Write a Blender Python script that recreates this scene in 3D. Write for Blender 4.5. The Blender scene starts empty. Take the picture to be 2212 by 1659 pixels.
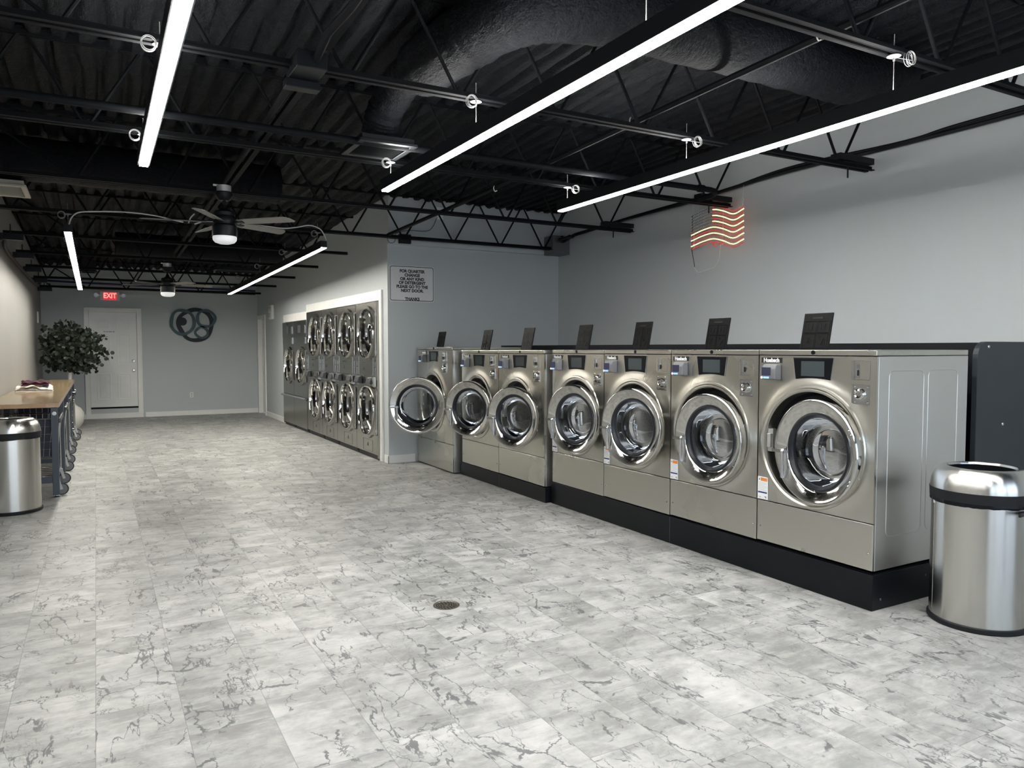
import bpy, math, random
import numpy as np
from math import sin, cos, pi, radians, sqrt, floor
from mathutils import Vector

random.seed(7)
scene = bpy.context.scene
COL = scene.collection

# ------------------------------------------------------------------ camera
F_PX = 1610.0
CAM_H = 1.52
PITCH = math.atan((829.5 - 752.0) / F_PX)
YAW = math.atan((1106.0 - 207.0) * cos(PITCH) / F_PX)
cd = bpy.data.cameras.new('camera')
cd.sensor_width = 36.0
cd.lens = F_PX * 36.0 / 2212.0
cd.clip_start = 0.05
cam = bpy.data.objects.new('camera', cd)
COL.objects.link(cam)
cam.location = (0, 0, CAM_H)
cam.rotation_euler = (pi / 2 - PITCH, 0, -YAW)
scene.camera = cam

# ------------------------------------------------------------------ world, exposure
scene.view_settings.view_transform = 'Standard'
scene.view_settings.look = 'None'
scene.view_settings.gamma = 1.0
scene.view_settings.use_curve_mapping = False
scene.view_settings.exposure = 0.15
scene.cycles.use_denoising = True
scene.cycles.max_bounces = 9
scene.cycles.transparent_max_bounces = 16
scene.cycles.sample_clamp_indirect = 6.0
scene.cycles.caustics_reflective = False
scene.cycles.caustics_refractive = False
SKY_STRENGTH = 2.9
LED_STRENGTH = 80.0
LED_REAR = 98.0
SUN_STRENGTH = 9.0
w = bpy.data.worlds.new('sky')
scene.world = w
w.use_nodes = True
wn = w.node_tree
bg = wn.nodes['Background']
geo = wn.nodes.new('ShaderNodeTexCoord')
sep = wn.nodes.new('ShaderNodeSeparateXYZ')
ramp = wn.nodes.new('ShaderNodeValToRGB')
wn.links.new(geo.outputs['Generated'], sep.inputs[0])
wn.links.new(sep.outputs['Z'], ramp.inputs[0])
ramp.color_ramp.elements[0].position = 0.0
ramp.color_ramp.elements[0].color = (0.80, 0.88, 1.0, 1)
ramp.color_ramp.elements[1].position = 0.7
ramp.color_ramp.elements[1].color = (0.48, 0.66, 1.0, 1)
wn.links.new(ramp.outputs[0], bg.inputs['Color'])
bg.inputs['Strength'].default_value = SKY_STRENGTH
sd = bpy.data.lights.new('sun', 'SUN')  # sun added so the paving bounces light onto the upper walls
sd.energy = SUN_STRENGTH; sd.angle = 0.01; sd.color = (1.0, 0.96, 0.9)
sun = bpy.data.objects.new('sun', sd)
COL.objects.link(sun)
sun.location = (20, -20, 20)
sun.rotation_euler = (0, math.radians(50), math.radians(12))

# ------------------------------------------------------------------ materials
class NT:
    def __init__(s, name):
        s.m = bpy.data.materials.new(name)
        s.m.use_nodes = True
        s.t = s.m.node_tree
        s.b = s.t.nodes['Principled BSDF']
    def n(s, kind, **kw):
        nd = s.t.nodes.new(kind)
        for k, v in kw.items():
            setattr(nd, k, v)
        return nd
    def put(s, nd, i, v):
        if isinstance(v, bpy.types.NodeSocket):
            s.t.links.new(v, nd.inputs[i])
        elif v is not None:
            nd.inputs[i].default_value = v
    def math(s, op, a, b=None, c=None, clamp=False):
        nd = s.n('ShaderNodeMath', operation=op, use_clamp=clamp)
        s.put(nd, 0, a); s.put(nd, 1, b); s.put(nd, 2, c)
        return nd.outputs[0]
    def vmath(s, op, a, b=None):
        nd = s.n('ShaderNodeVectorMath', operation=op)
        s.put(nd, 0, a); s.put(nd, 1, b)
        return nd.outputs[0]
    def pos(s):
        return s.n('ShaderNodeNewGeometry').outputs['Position']
    def obj(s):
        return s.n('ShaderNodeTexCoord').outputs['Object']
    def noise(s, vec, scale, detail=4, rough=0.5, dist=0.0, out='Fac'):
        nd = s.n('ShaderNodeTexNoise')
        s.put(nd, 'Vector', vec)
        nd.inputs['Scale'].default_value = scale
        nd.inputs['Detail'].default_value = detail
        nd.inputs['Roughness'].default_value = rough
        nd.inputs['Distortion'].default_value = dist
        return nd.outputs[out]
    def mix(s, f, a, b, blend='MIX'):
        nd = s.n('ShaderNodeMix', data_type='RGBA', blend_type=blend)
        s.put(nd, 0, f); s.put(nd, 6, a); s.put(nd, 7, b)
        return nd.outputs[2]
    def ss(s, v, lo, hi, o0=0.0, o1=1.0):
        nd = s.n('ShaderNodeMapRange', interpolation_type='SMOOTHSTEP')
        s.put(nd, 0, v); s.put(nd, 1, lo); s.put(nd, 2, hi); s.put(nd, 3, o0); s.put(nd, 4, o1)
        return nd.outputs[0]
    def bump(s, h, strength=0.3, dist=0.01):
        nd = s.n('ShaderNodeBump')
        s.put(nd, 'Height', h)
        nd.inputs['Strength'].default_value = strength
        nd.inputs['Distance'].default_value = dist
        s.t.links.new(nd.outputs[0], s.b.inputs['Normal'])
    def set(s, **kw):
        names = {'color': 'Base Color', 'rough': 'Roughness', 'metal': 'Metallic', 'spec': 'Specular IOR Level',
                 'coat': 'Coat Weight', 'coatr': 'Coat Roughness', 'ecol': 'Emission Color', 'estr': 'Emission Strength',
                 'aniso': 'Anisotropic', 'arot': 'Anisotropic Rotation', 'tangent': 'Tangent', 'sheen': 'Sheen Weight'}
        for k, v in kw.items():
            s.put(s.b, names[k], v if isinstance(v, bpy.types.NodeSocket) or not isinstance(v, tuple) else (*v, 1) if len(v) == 3 else v)
        return s

def plain(name, color, rough=0.5, metal=0.0, vary=0.06, bscale=0, bstr=0.1, **kw):
    t = NT(name)
    n = t.noise(t.obj(), 6.0, 3)
    dark = tuple(c * (1 - vary) for c in color); light = tuple(min(1, c * (1 + vary)) for c in color)
    t.set(color=t.mix(n, (*dark, 1), (*light, 1)), rough=rough, metal=metal, **kw)
    if bscale:
        t.bump(t.noise(t.obj(), bscale, 3), bstr, 0.004)
    return t.m

def wall_mat(name, color):
    t = NT(name)
    p = t.pos()
    n = t.noise(p, 0.9, 3)
    t.set(color=t.mix(n, (*[c * 0.96 for c in color], 1), (*[c * 1.04 for c in color], 1)), rough=0.55, spec=0.35)
    t.bump(t.noise(p, 110, 3, 0.6), 0.22, 0.004)
    return t.m

def steel_mat(name, color, rough, stretch=(1, 1, 1), var=0.06, bstr=0.05, scale=60):
    t = NT(name)
    v = t.vmath('MULTIPLY', t.pos(), stretch)
    n = t.noise(v, scale, 4, 0.6)
    big = t.noise(t.pos(), 2.2, 2)
    r = t.math('ADD', t.math('MULTIPLY', n, var), rough - var / 2)
    r = t.math('ADD', r, t.math('MULTIPLY', big, 0.06))
    t.set(color=(*color,), metal=1.0, rough=r)
    if bstr:
        t.bump(n, bstr, 0.002)
    return t.m

M = {}
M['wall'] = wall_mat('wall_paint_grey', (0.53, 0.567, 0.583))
M['wall_warm'] = wall_mat('wall_paint_left', (0.29, 0.287, 0.275))  # left wall only: darker and slightly warmer than the other walls
M['white'] = plain('white_trim_paint', (0.86, 0.86, 0.84), 0.4)
M['doorpaint'] = plain('white_door_paint', (0.84, 0.845, 0.84), 0.38)
M['black'] = plain('black_steel_paint', (0.006, 0.007, 0.009), 0.4, vary=0.2, spec=0.22)
M['joist'] = plain('black_joist_paint', (0.005, 0.0055, 0.007), 0.6, vary=0.2, spec=0.10)
M['plinth'] = plain('black_plinth_paint', (0.005, 0.006, 0.008), 0.35, vary=0.3, spec=0.2)
M['bulkhead'] = plain('slate_bulkhead_paint', (0.024, 0.031, 0.039), 0.45, vary=0.15, spec=0.3)
M['slate'] = plain('slate_blue_steel', (0.055, 0.068, 0.09), 0.4)
M['steel'] = steel_mat('brushed_steel_front', (0.62, 0.605, 0.55), 0.25, (4, 0.25, 40), 0.0, 0.0)
M['steel_side'] = steel_mat('brushed_steel_side', (0.74, 0.73, 0.70), 0.33, (0.25, 4, 40), 0.0, 0.0)
M['steel_dry'] = steel_mat('brushed_steel_dryer', (0.38, 0.375, 0.345), 0.20, (4, 0.25, 30), 0.0, 0.0)
M['chrome'] = steel_mat('polished_steel_door', (0.74, 0.73, 0.70), 0.06, (1, 1, 1), 0.02, 0.0)
M['chrome2'] = steel_mat('polished_chrome', (0.78, 0.78, 0.79), 0.1, (1, 1, 1), 0.02, 0.0)
M['wire'] = steel_mat('chrome_wire', (0.7, 0.7, 0.72), 0.18, (1, 1, 1), 0.02, 0.0)
M['rubber'] = plain('black_rubber', (0.010, 0.011, 0.013), 0.5, spec=0.25)
M['gasket'] = plain('dark_gasket', (0.014, 0.016, 0.021), 0.3, spec=0.35)
M['plastic'] = plain('black_plastic', (0.006, 0.007, 0.009), 0.3, spec=0.15)
M['lid'] = plain('charcoal_lid_plastic', (0.006, 0.006, 0.006), 0.42, spec=0.10)
M['screen'] = plain('grey_screen', (0.055, 0.068, 0.072), 0.15, spec=0.3)
M['grey'] = plain('grey_plastic', (0.17, 0.175, 0.185), 0.4, spec=0.3)
M['greydark'] = plain('dark_grey_plastic', (0.06, 0.062, 0.068), 0.35)
M['label'] = plain('white_label', (0.85, 0.86, 0.87), 0.4)
M['ink'] = plain('black_ink', (0.015, 0.015, 0.018), 0.5)
M['inkgrey'] = plain('grey_ink', (0.40, 0.41, 0.43), 0.5)
M['orange'] = plain('orange_ink', (0.75, 0.25, 0.04), 0.5)
M['navyink'] = plain('navy_ink', (0.01, 0.03, 0.16), 0.5)
M['redink'] = plain('red_ink', (0.6, 0.05, 0.03), 0.5)
M['signwhite'] = plain('sign_white', (0.74, 0.76, 0.76), 0.3)
M['blade'] = plain('fan_blade_grey', (0.20, 0.19, 0.175), 0.45)
M['cream'] = plain('cream_metal', (0.50, 0.48, 0.40), 0.45)
M['galv'] = plain('galvanised_metal', (0.55, 0.55, 0.54), 0.35, 0.6)
M['cable'] = plain('white_cable', (0.75, 0.75, 0.73), 0.45)
M['coil'] = plain('grey_wire', (0.26, 0.26, 0.26), 0.5)
M['teal'] = plain('teal_paint', (0.055, 0.10, 0.115), 0.6, vary=0.35)
M['navy'] = plain('navy_paint', (0.008, 0.012, 0.022), 0.6)
M['navyblue'] = plain('dark_blue_paint', (0.012, 0.016, 0.09), 0.5)
M['towelwhite'] = plain('white_cloth', (0.66, 0.63, 0.58), 0.9, bscale=180, bstr=0.5)
M['towelred'] = plain('maroon_cloth', (0.045, 0.008, 0.018), 0.9, bscale=180, bstr=0.5)
M['ceramic'] = plain('white_ceramic', (0.62, 0.61, 0.57), 0.4)
M['stem'] = plain('brown_stem', (0.08, 0.06, 0.04), 0.7)
M['navyplastic'] = plain('navy_plastic', (0.02, 0.028, 0.05), 0.45)
M['brass'] = plain('old_metal_drain', (0.22, 0.20, 0.16), 0.35, 0.9, vary=0.3)
M['dark'] = plain('shade_black', (0.004, 0.004, 0.005), 0.8)  # flat black painted in for the shade inside slots, gaps and hollows
M['reddish'] = plain('reddish_pipe_paint', (0.05, 0.018, 0.014), 0.4)
M['asphalt'] = plain('outside_paving', (0.50, 0.49, 0.47), 0.8)
M['alu'] = plain('window_aluminium', (0.10, 0.10, 0.10), 0.4, 0.6)

def emit(name, color, strength, base=0.02):
    t = NT(name)
    t.set(color=(base, base, base), ecol=(*color,), estr=strength, rough=0.5)
    return t.m
M['led'] = emit('led_diffuser', (1.0, 0.985, 0.95), LED_STRENGTH)
M['ledwarm'] = emit('led_diffuser_warm', (1.0, 0.96, 0.86), LED_REAR)
M['added_uplight'] = emit('added_up_glow', (1.0, 0.985, 0.95), 42.0)  # added upward glow, only there to brighten the upper walls
M['fanlamp'] = emit('fan_lamp_glass', (0.95, 0.97, 1.0), 0.35, 0.8)
M['exitred'] = emit('exit_red', (1.0, 0.02, 0.03), 0.7)
M['exitlet'] = emit('exit_letter', (1.0, 0.36, 0.32), 1.3)
M['bulbwarm'] = emit('bulb_warm', (1.0, 0.72, 0.36), 1.9)
M['bulbred'] = emit('bulb_red', (1.0, 0.03, 0.02), 0.8)
M['flagred'] = emit('flag_red_tube', (1.0, 0.10, 0.08), 0.35)
M['flagwhite'] = plain('flag_clear_tube', (0.55, 0.55, 0.55), 0.3)
M['blueled'] = emit('reader_blue_light', (0.25, 0.5, 1.0), 1.6)
M['bluescreen'] = emit('reader_blue_screen', (0.02, 0.06, 0.35), 0.12)
M['whiteled'] = emit('reader_white_light', (1, 1, 1), 1.2)

def drum_mat():
    t = NT('perforated_drum')
    vor = t.n('ShaderNodeTexVoronoi'); vor.feature = 'F1'
    t.put(vor, 'Vector', t.pos()); vor.inputs['Scale'].default_value = 75
    d = t.ss(vor.outputs['Distance'], 0.18, 0.3)
    t.set(color=t.mix(d, (0.02, 0.02, 0.02, 1), (0.27, 0.265, 0.25, 1)), metal=1.0, rough=0.3)
    return t.m
M['drum'] = drum_mat()

def glass_mat(name, tint, ior=1.5, rough=0.02, boost=1.0):
    t = NT(name)
    nd = t.t.nodes
    out = nd['Material Output']
    tr = t.n('ShaderNodeBsdfTransparent'); tr.inputs[0].default_value = (*tint, 1)
    gl = t.n('ShaderNodeBsdfGlossy'); gl.inputs['Roughness'].default_value = rough
    gl.inputs['Color'].default_value = (0.95, 0.97, 1, 1)
    fr = t.n('ShaderNodeFresnel'); fr.inputs['IOR'].default_value = ior
    mx = t.n('ShaderNodeMixShader')
    f = t.math('MULTIPLY', fr.outputs[0], boost, clamp=True)
    t.put(mx, 0, f)
    t.t.links.new(tr.outputs[0], mx.inputs[1]); t.t.links.new(gl.outputs[0], mx.inputs[2])
    t.t.links.new(mx.outputs[0], out.inputs[0])
    nd.remove(t.b)
    return t.m
M['glass'] = glass_mat('door_glass', (0.80, 0.83, 0.84), 1.5, 0.03, 1.8)
M['dryglass'] = plain('dark_dryer_glass', (0.006, 0.006, 0.008), 0.06)
M['pan'] = steel_mat('mirror_door_pan', (0.36, 0.365, 0.365), 0.05, (1, 1, 1), 0.02, 0.0)
M['windowglass'] = glass_mat('window_pane_glass', (0.95, 0.97, 0.97), 1.45, 0.0, 1.0)

def can_mat():
    t = NT('brushed_can_steel')
    tg = t.n('ShaderNodeTangent', direction_type='RADIAL', axis='Z')
    t.set(color=(0.66, 0.65, 0.62), metal=1.0, rough=0.24,
          aniso=0.85, arot=0.25, tangent=tg.outputs[0])
    return t.m
M['can'] = can_mat()

def wood_mat(name, c0, c1, c2):
    t = NT(name)
    p = t.pos()
    sp = t.n('ShaderNodeSeparateXYZ'); t.put(sp, 0, p)
    # butcher-block staves along Y
    ci = t.math('FLOOR', t.math('DIVIDE', sp.outputs['X'], 0.075))
    wn1 = t.n('ShaderNodeTexWhiteNoise', noise_dimensions='1D'); t.put(wn1, 'W', ci)
    ri = t.math('FLOOR', t.math('ADD', t.math('DIVIDE', sp.outputs['Y'], 0.42), t.math('MULTIPLY', wn1.outputs[0], 5)))
    cb = t.n('ShaderNodeCombineXYZ'); t.put(cb, 0, ci); t.put(cb, 1, ri)
    wn2 = t.n('ShaderNodeTexWhiteNoise', noise_dimensions='3D'); t.put(wn2, 'Vector', cb.outputs[0])
    g = t.noise(t.vmath('MULTIPLY', p, (14, 1.2, 14)), 4, 5, 0.6, 1.2)
    c = t.mix(wn2.outputs[0], (*c0, 1), (*c1, 1))
    c = t.mix(t.math('MULTIPLY', g, 0.6), c, (*c2, 1))
    t.set(color=c, rough=0.16, coat=0.4, coatr=0.08)
    return t.m
M['wood'] = wood_mat('butcher_block_wood', (0.34, 0.245, 0.14), (0.42, 0.32, 0.19), (0.24, 0.165, 0.09))
M['woodend'] = wood_mat('butcher_block_end', (0.58, 0.38, 0.22), (0.68, 0.48, 0.30), (0.34, 0.18, 0.08))

def foam_mat():
    t = NT('black_spray_foam')
    p = t.pos()
    a = t.noise(t.vmath('MULTIPLY', p, (1, 0.35, 1)), 26, 5, 0.65)
    b = t.noise(p, 90, 3, 0.6)
    h = t.math('ADD', a, t.math('MULTIPLY', b, 0.4))
    t.set(color=t.mix(a, (0.0015, 0.0022, 0.004, 1), (0.006, 0.0072, 0.010, 1)), rough=0.5, spec=0.16)
    t.bump(h, 0.9, 0.03)
    return t.m
M['foam'] = foam_mat()

TW, TL, TX0 = 0.3205, 0.641, -0.036
def floor_mat():
    t = NT('marble_vinyl_tile')
    p = t.pos()
    sp = t.n('ShaderNodeSeparateXYZ'); t.put(sp, 0, p)
    u = t.math('DIVIDE', t.math('SUBTRACT', sp.outputs['X'], TX0), TW)
    ci = t.math('FLOOR', u)
    wn1 = t.n('ShaderNodeTexWhiteNoise', noise_dimensions='1D'); t.put(wn1, 'W', ci)
    v = t.math('ADD', t.math('DIVIDE', sp.outputs['Y'], TL), wn1.outputs[0])
    ri = t.math('FLOOR', v)
    cb = t.n('ShaderNodeCombineXYZ'); t.put(cb, 0, ci); t.put(cb, 1, ri)
    wn2 = t.n('ShaderNodeTexWhiteNoise', noise_dimensions='3D'); t.put(wn2, 'Vector', cb.outputs[0])
    off = t.vmath('MULTIPLY', wn2.outputs['Color'], (37.0, 53.0, 29.0))
    q = t.vmath('ADD', p, off)
    # cloudy base, soft streaks running across the room
    cloud = t.noise(t.vmath('MULTIPLY', q, (1.0, 1.5, 1.0)), 4.0, 7, 0.68, 0.2)
    streak = t.noise(t.vmath('MULTIPLY', q, (1.3, 6.0, 1.0)), 5.0, 6, 0.68, 0.2)
    base = t.mix(t.ss(cloud, 0.32, 0.70), (0.225, 0.226, 0.219, 1), (0.42, 0.421, 0.408, 1))
    base = t.mix(t.math('MULTIPLY', t.ss(t.noise(t.vmath('ADD', q, (21, 2, 8)), 2.6, 5, 0.6), 0.52, 0.66), 0.5), base, (0.53, 0.53, 0.515, 1))
    base = t.mix(t.math('MULTIPLY', t.ss(streak, 0.50, 0.72), 0.35), base, (0.56, 0.565, 0.55, 1))
    base = t.mix(t.math('MULTIPLY', t.ss(streak, 0.46, 0.30), 0.30), base, (0.23, 0.23, 0.224, 1))
    # thin cracks
    warp = t.vmath('ADD', q, t.vmath('MULTIPLY', t.noise(q, 7, 5, 0.65, 0, 'Color'), (0.16, 0.16, 0.0)))
    v1 = t.n('ShaderNodeTexVoronoi'); v1.feature = 'DISTANCE_TO_EDGE'
    t.put(v1, 'Vector', t.vmath('MULTIPLY', warp, (1.25, 0.62, 1.0))); v1.inputs['Scale'].default_value = 4.6
    thick = t.noise(q, 6, 3, 0.6)
    m1 = t.noise(q, 3.1, 2)
    c1 = t.math('MULTIPLY', t.ss(t.math('SUBTRACT', v1.outputs['Distance'], t.math('MULTIPLY', t.ss(thick, 0.5, 0.75), 0.030)), 0.016, 0.004), t.ss(t.noise(t.vmath('ADD', q, (5, 9, 3)), 5.0, 3), 0.49, 0.54))
    n2 = t.noise(t.vmath('ADD', t.vmath('MULTIPLY', q, (1.5, 1.0, 1.0)), (7, 3, 1)), 3.4, 4, 0.6, 0.5)
    r2 = t.math('ABSOLUTE', t.math('SUBTRACT', n2, 0.48))
    c2 = t.math('MULTIPLY', t.ss(r2, 0.008, 0.002), t.ss(m1, 0.56, 0.46))
    # brecciated blotches: dense veins inside patches
    m2 = t.noise(t.vmath('ADD', q, (11, 5, 2)), 3.6, 3, 0.5, 0.3)
    vor = t.n('ShaderNodeTexVoronoi'); vor.feature = 'DISTANCE_TO_EDGE'
    wq = t.vmath('ADD', q, t.vmath('MULTIPLY', t.noise(q, 14, 4, 0.6, 0, 'Color'), (0.12, 0.12, 0.12)))
    t.put(vor, 'Vector', wq); vor.inputs['Scale'].default_value = 22
    c3 = t.math('MULTIPLY', t.ss(vor.outputs['Distance'], 0.09, 0.02), t.ss(m2, 0.60, 0.67))
    # long cracks running mostly along the room, a little crooked, varied width
    n4 = t.noise(t.vmath('ADD', t.vmath('MULTIPLY', q, (2.6, 0.75, 1.0)), (3, 17, 5)), 1.9, 6, 0.55, 0.25)
    r4 = t.math('ABSOLUTE', t.math('SUBTRACT', n4, 0.5))
    w4 = t.noise(q, 9, 3, 0.6)
    c4 = t.math('MULTIPLY', t.ss(t.math('SUBTRACT', r4, t.math('MULTIPLY', t.ss(w4, 0.45, 0.7), 0.012)), 0.008, 0.001), t.ss(t.noise(q, 2.4, 2), 0.47, 0.55))
    vein = t.math('MAXIMUM', t.math('MAXIMUM', c1, t.math('MULTIPLY', c2, 0.45)), t.math('MULTIPLY', c3, 0.9))
    vein = t.math('MAXIMUM', vein, c4)
    br = t.mix(t.math('MULTIPLY', vein, 0.85), base, (0.085, 0.088, 0.09, 1))
    tone = t.n('ShaderNodeMapRange'); t.put(tone, 0, wn2.outputs['Value']); tone.inputs[3].default_value = 0.88; tone.inputs[4].default_value = 1.10
    hs = t.n('ShaderNodeHueSaturation'); t.put(hs, 'Value', tone.outputs[0]); t.put(hs, 'Color', br)
    # seams
    fx = t.math('FRACT', u); fy = t.math('FRACT', v)
    ex = t.math('MULTIPLY', t.math('MINIMUM', fx, t.math('SUBTRACT', 1.0, fx)), TW)
    ey = t.math('MULTIPLY', t.math('MINIMUM', fy, t.math('SUBTRACT', 1.0, fy)), TL)
    e = t.math('MINIMUM', ex, ey)
    seam = t.ss(e, 0.0022, 0.0008)
    c = t.mix(t.math('MULTIPLY', seam, 0.6), hs.outputs[0], (0.14, 0.14, 0.135, 1))
    t.set(color=c, rough=t.math('ADD', 0.40, t.math('MULTIPLY', cloud, 0.14)), spec=0.4)
    t.bump(t.math('SUBTRACT', t.math('MULTIPLY', streak, 0.15), seam), 0.12, 0.002)
    return t.m
M['floor'] = floor_mat()

def leaf_mat():
    t = NT('eucalyptus_leaf')
    n = t.noise(t.obj(), 14, 2)
    t.set(color=t.mix(n, (0.012, 0.020, 0.013, 1), (0.05, 0.062, 0.045, 1)), rough=0.55)
    return t.m
M['leaf'] = leaf_mat()

# ------------------------------------------------------------------ mesh helpers
def basis(d):
    d = Vector(d).normalized()
    a = Vector((0, 0, 1)) if abs(d.z) < 0.9 else Vector((1, 0, 0))
    u = d.cross(a).normalized()
    return d, u, d.cross(u).normalized()

class MB:
    def __init__(s):
        s.v = []; s.f = []
    def add(s, vs, fs):
        o = len(s.v)
        s.v += [tuple(p) for p in vs]
        s.f += [tuple(i + o for i in f) for f in fs]
        return s
    def box(s, x0, x1, y0, y1, z0, z1):
        vs = [(x, y, z) for x in (x0, x1) for y in (y0, y1) for z in (z0, z1)]
        return s.add(vs, [(0, 1, 3, 2), (4, 6, 7, 5), (0, 4, 5, 1), (2, 3, 7, 6), (0, 2, 6, 4), (1, 5, 7, 3)])
    def obox(s, c, ax, ay, az, hx, hy, hz):
        c = Vector(c); ax = Vector(ax).normalized() * hx; ay = Vector(ay).normalized() * hy; az = Vector(az).normalized() * hz
        vs = [c + i * ax + j * ay + k * az for i in (-1, 1) for j in (-1, 1) for k in (-1, 1)]
        return s.add(vs, [(0, 1, 3, 2), (4, 6, 7, 5), (0, 4, 5, 1), (2, 3, 7, 6), (0, 2, 6, 4), (1, 5, 7, 3)])
    def bar(s, p0, p1, w, h):
        p0 = Vector(p0); p1 = Vector(p1)
        d, u, v = basis(p1 - p0)
        return s.obox((p0 + p1) / 2, d, u, v, (p1 - p0).length / 2, w / 2, h / 2)
    def cyl(s, p0, p1, r, n=12, r1=None, caps=True):
        p0 = Vector(p0); p1 = Vector(p1); r1 = r if r1 is None else r1
        d, u, v = basis(p1 - p0)
        vs = []
        for p, rr in ((p0, r), (p1, r1)):
            vs += [p + rr * (cos(2 * pi * i / n) * u + sin(2 * pi * i / n) * v) for i in range(n)]
        fs = [(i, (i + 1) % n, n + (i + 1) % n, n + i) for i in range(n)]
        if caps:
            fs += [tuple(range(n))[::-1], tuple(range(n, 2 * n))]
        return s.add(vs, fs)
    def tube(s, pts, r, n=8, rad=None):
        pts = [Vector(p) for p in pts]
        m = len(pts)
        vs = []; prev = None
        for i, p in enumerate(pts):
            d = (pts[min(i + 1, m - 1)] - pts[max(i - 1, 0)]).normalized()
            if prev is None:
                _, u, v = basis(d)
            else:
                u = (prev - prev.dot(d) * d).normalized(); v = d.cross(u)
            prev = u
            rr = rad(i) if rad else r
            vs += [p + rr * (cos(2 * pi * k / n) * u + sin(2 * pi * k / n) * v) for k in range(n)]
        fs = [(i * n + k, i * n + (k + 1) % n, (i + 1) * n + (k + 1) % n, (i + 1) * n + k) for i in range(m - 1) for k in range(n)]
        fs += [tuple(range(n))[::-1], tuple((m - 1) * n + k for k in range(n))]
        return s.add(vs, fs)
    def lathe(s, prof, c, axis, u, v, n=64, close=False, ang=(0, 2 * pi)):
        # prof: list of (radius, distance along axis)
        c = Vector(c); axis = Vector(axis); u = Vector(u); v = Vector(v)
        vs = []; m = len(prof)
        for k in range(n):
            a = 2 * pi * k / n
            e = cos(a) * u + sin(a) * v
            vs += [c + e * r + axis * h for r, h in prof]
        fs = []
        mm = m if close else m - 1
        for k in range(n):
            k2 = (k + 1) % n
            for i in range(mm):
                j = (i + 1) % m
                fs.append((k * m + i, k2 * m + i, k2 * m + j, k * m + j))
        return s.add(vs, fs)
    def disc(s, c, u, v, r, n=32, ry=None):
        c = Vector(c); u = Vector(u); v = Vector(v); ry = ry or r
        return s.add([c + r * cos(2 * pi * i / n) * u + ry * sin(2 * pi * i / n) * v for i in range(n)], [tuple(range(n))])
    def prism(s, pts, d):
        pts = [Vector(p) for p in pts]; d = Vector(d); n = len(pts)
        fs = [(i, (i + 1) % n, n + (i + 1) % n, n + i) for i in range(n)] + [tuple(range(n))[::-1], tuple(range(n, 2 * n))]
        return s.add(pts + [p + d for p in pts], fs)
    def build(s, name, mat, parent=None, loc=(0, 0, 0), smooth=35, bevel=0, solid=0):
        o_loc = Vector(root_loc(parent)) if parent else Vector(loc)
        me = bpy.data.meshes.new(name)
        me.from_pydata([tuple(Vector(p) - o_loc) for p in s.v], [], s.f)
        me.materials.append(M[mat] if isinstance(mat, str) else mat)
        me.validate()
        if smooth:
            me.polygons.foreach_set('use_smooth', [True] * len(me.polygons))
            me.set_sharp_from_angle(angle=radians(smooth))
        ob = bpy.data.objects.new(name, me)
        COL.objects.link(ob)
        if parent:
            ob.parent = parent
        else:
            ob.location = loc
        if solid:
            md = ob.modifiers.new('thickness', 'SOLIDIFY'); md.thickness = solid
        if bevel:
            md = ob.modifiers.new('edge', 'BEVEL'); md.width = bevel; md.segments = 2; md.limit_method = 'ANGLE'
        return ob

def root_loc(o):
    while o.parent:
        o = o.parent
    return o.location

def tag(o, label, cat, group=None, kind=None):
    o['label'] = label; o['category'] = cat
    if group: o['group'] = group
    if kind: o['kind'] = kind
    return o
def thing(name, loc, label, cat, group=None):
    o = bpy.data.objects.new(name, None)
    o.empty_display_size = 0.1
    COL.objects.link(o)
    o.location = loc
    return tag(o, label, cat, group)
def struct(o):
    o['kind'] = 'structure'
    return o

def text(name, s, size, mat, parent, org, xd=(1, 0, 0), yd=(0, 0, 1), align='CENTER', depth=0.001, offset=0.0, sx=1.0, spacing=1.0, loc=(0, 0, 0)):
    cu = bpy.data.curves.new(name, 'FONT')
    cu.body = s; cu.size = size; cu.align_x = align; cu.align_y = 'CENTER'
    cu.extrude = depth; cu.offset = offset; cu.resolution_u = 3; cu.space_line = spacing
    tmp = bpy.data.objects.new('tmp', cu)
    COL.objects.link(tmp)
    bpy.context.view_layer.update()
    dg = bpy.context.evaluated_depsgraph_get()
    me = bpy.data.meshes.new_from_object(tmp.evaluated_get(dg))
    bpy.data.objects.remove(tmp, do_unlink=True)
    xd = Vector(xd); yd = Vector(yd); zd = xd.cross(yd); org = Vector(org)
    rl = Vector(root_loc(parent)) if parent else Vector(loc)
    for vt in me.vertices:
        vt.co = org + xd * (vt.co.x * sx) + yd * vt.co.y + zd * vt.co.z - rl
    me.name = name
    me.materials.clear(); me.materials.append(M[mat])
    ob = bpy.data.objects.new(name, me)
    COL.objects.link(ob)
    if parent: ob.parent = parent
    else: ob.location = loc
    return ob

def ceil_z(y): return 3.74 - 0.025 * y
def chord_z(y): return 3.15 - 0.025 * y

# ------------------------------------------------------------------ room shell
XL, XR, XD = -0.98, 5.98, 3.34          # left wall, right wall, dryer wall
YF, YS, YB = -2.4, 9.32, 18.3           # front glazing, sign wall, back wall
TH = 0.12
struct(MB().box(XL - TH, XR + TH, YF - TH, YB + TH, -0.08, 0).build('floor', 'floor', smooth=0))

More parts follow.
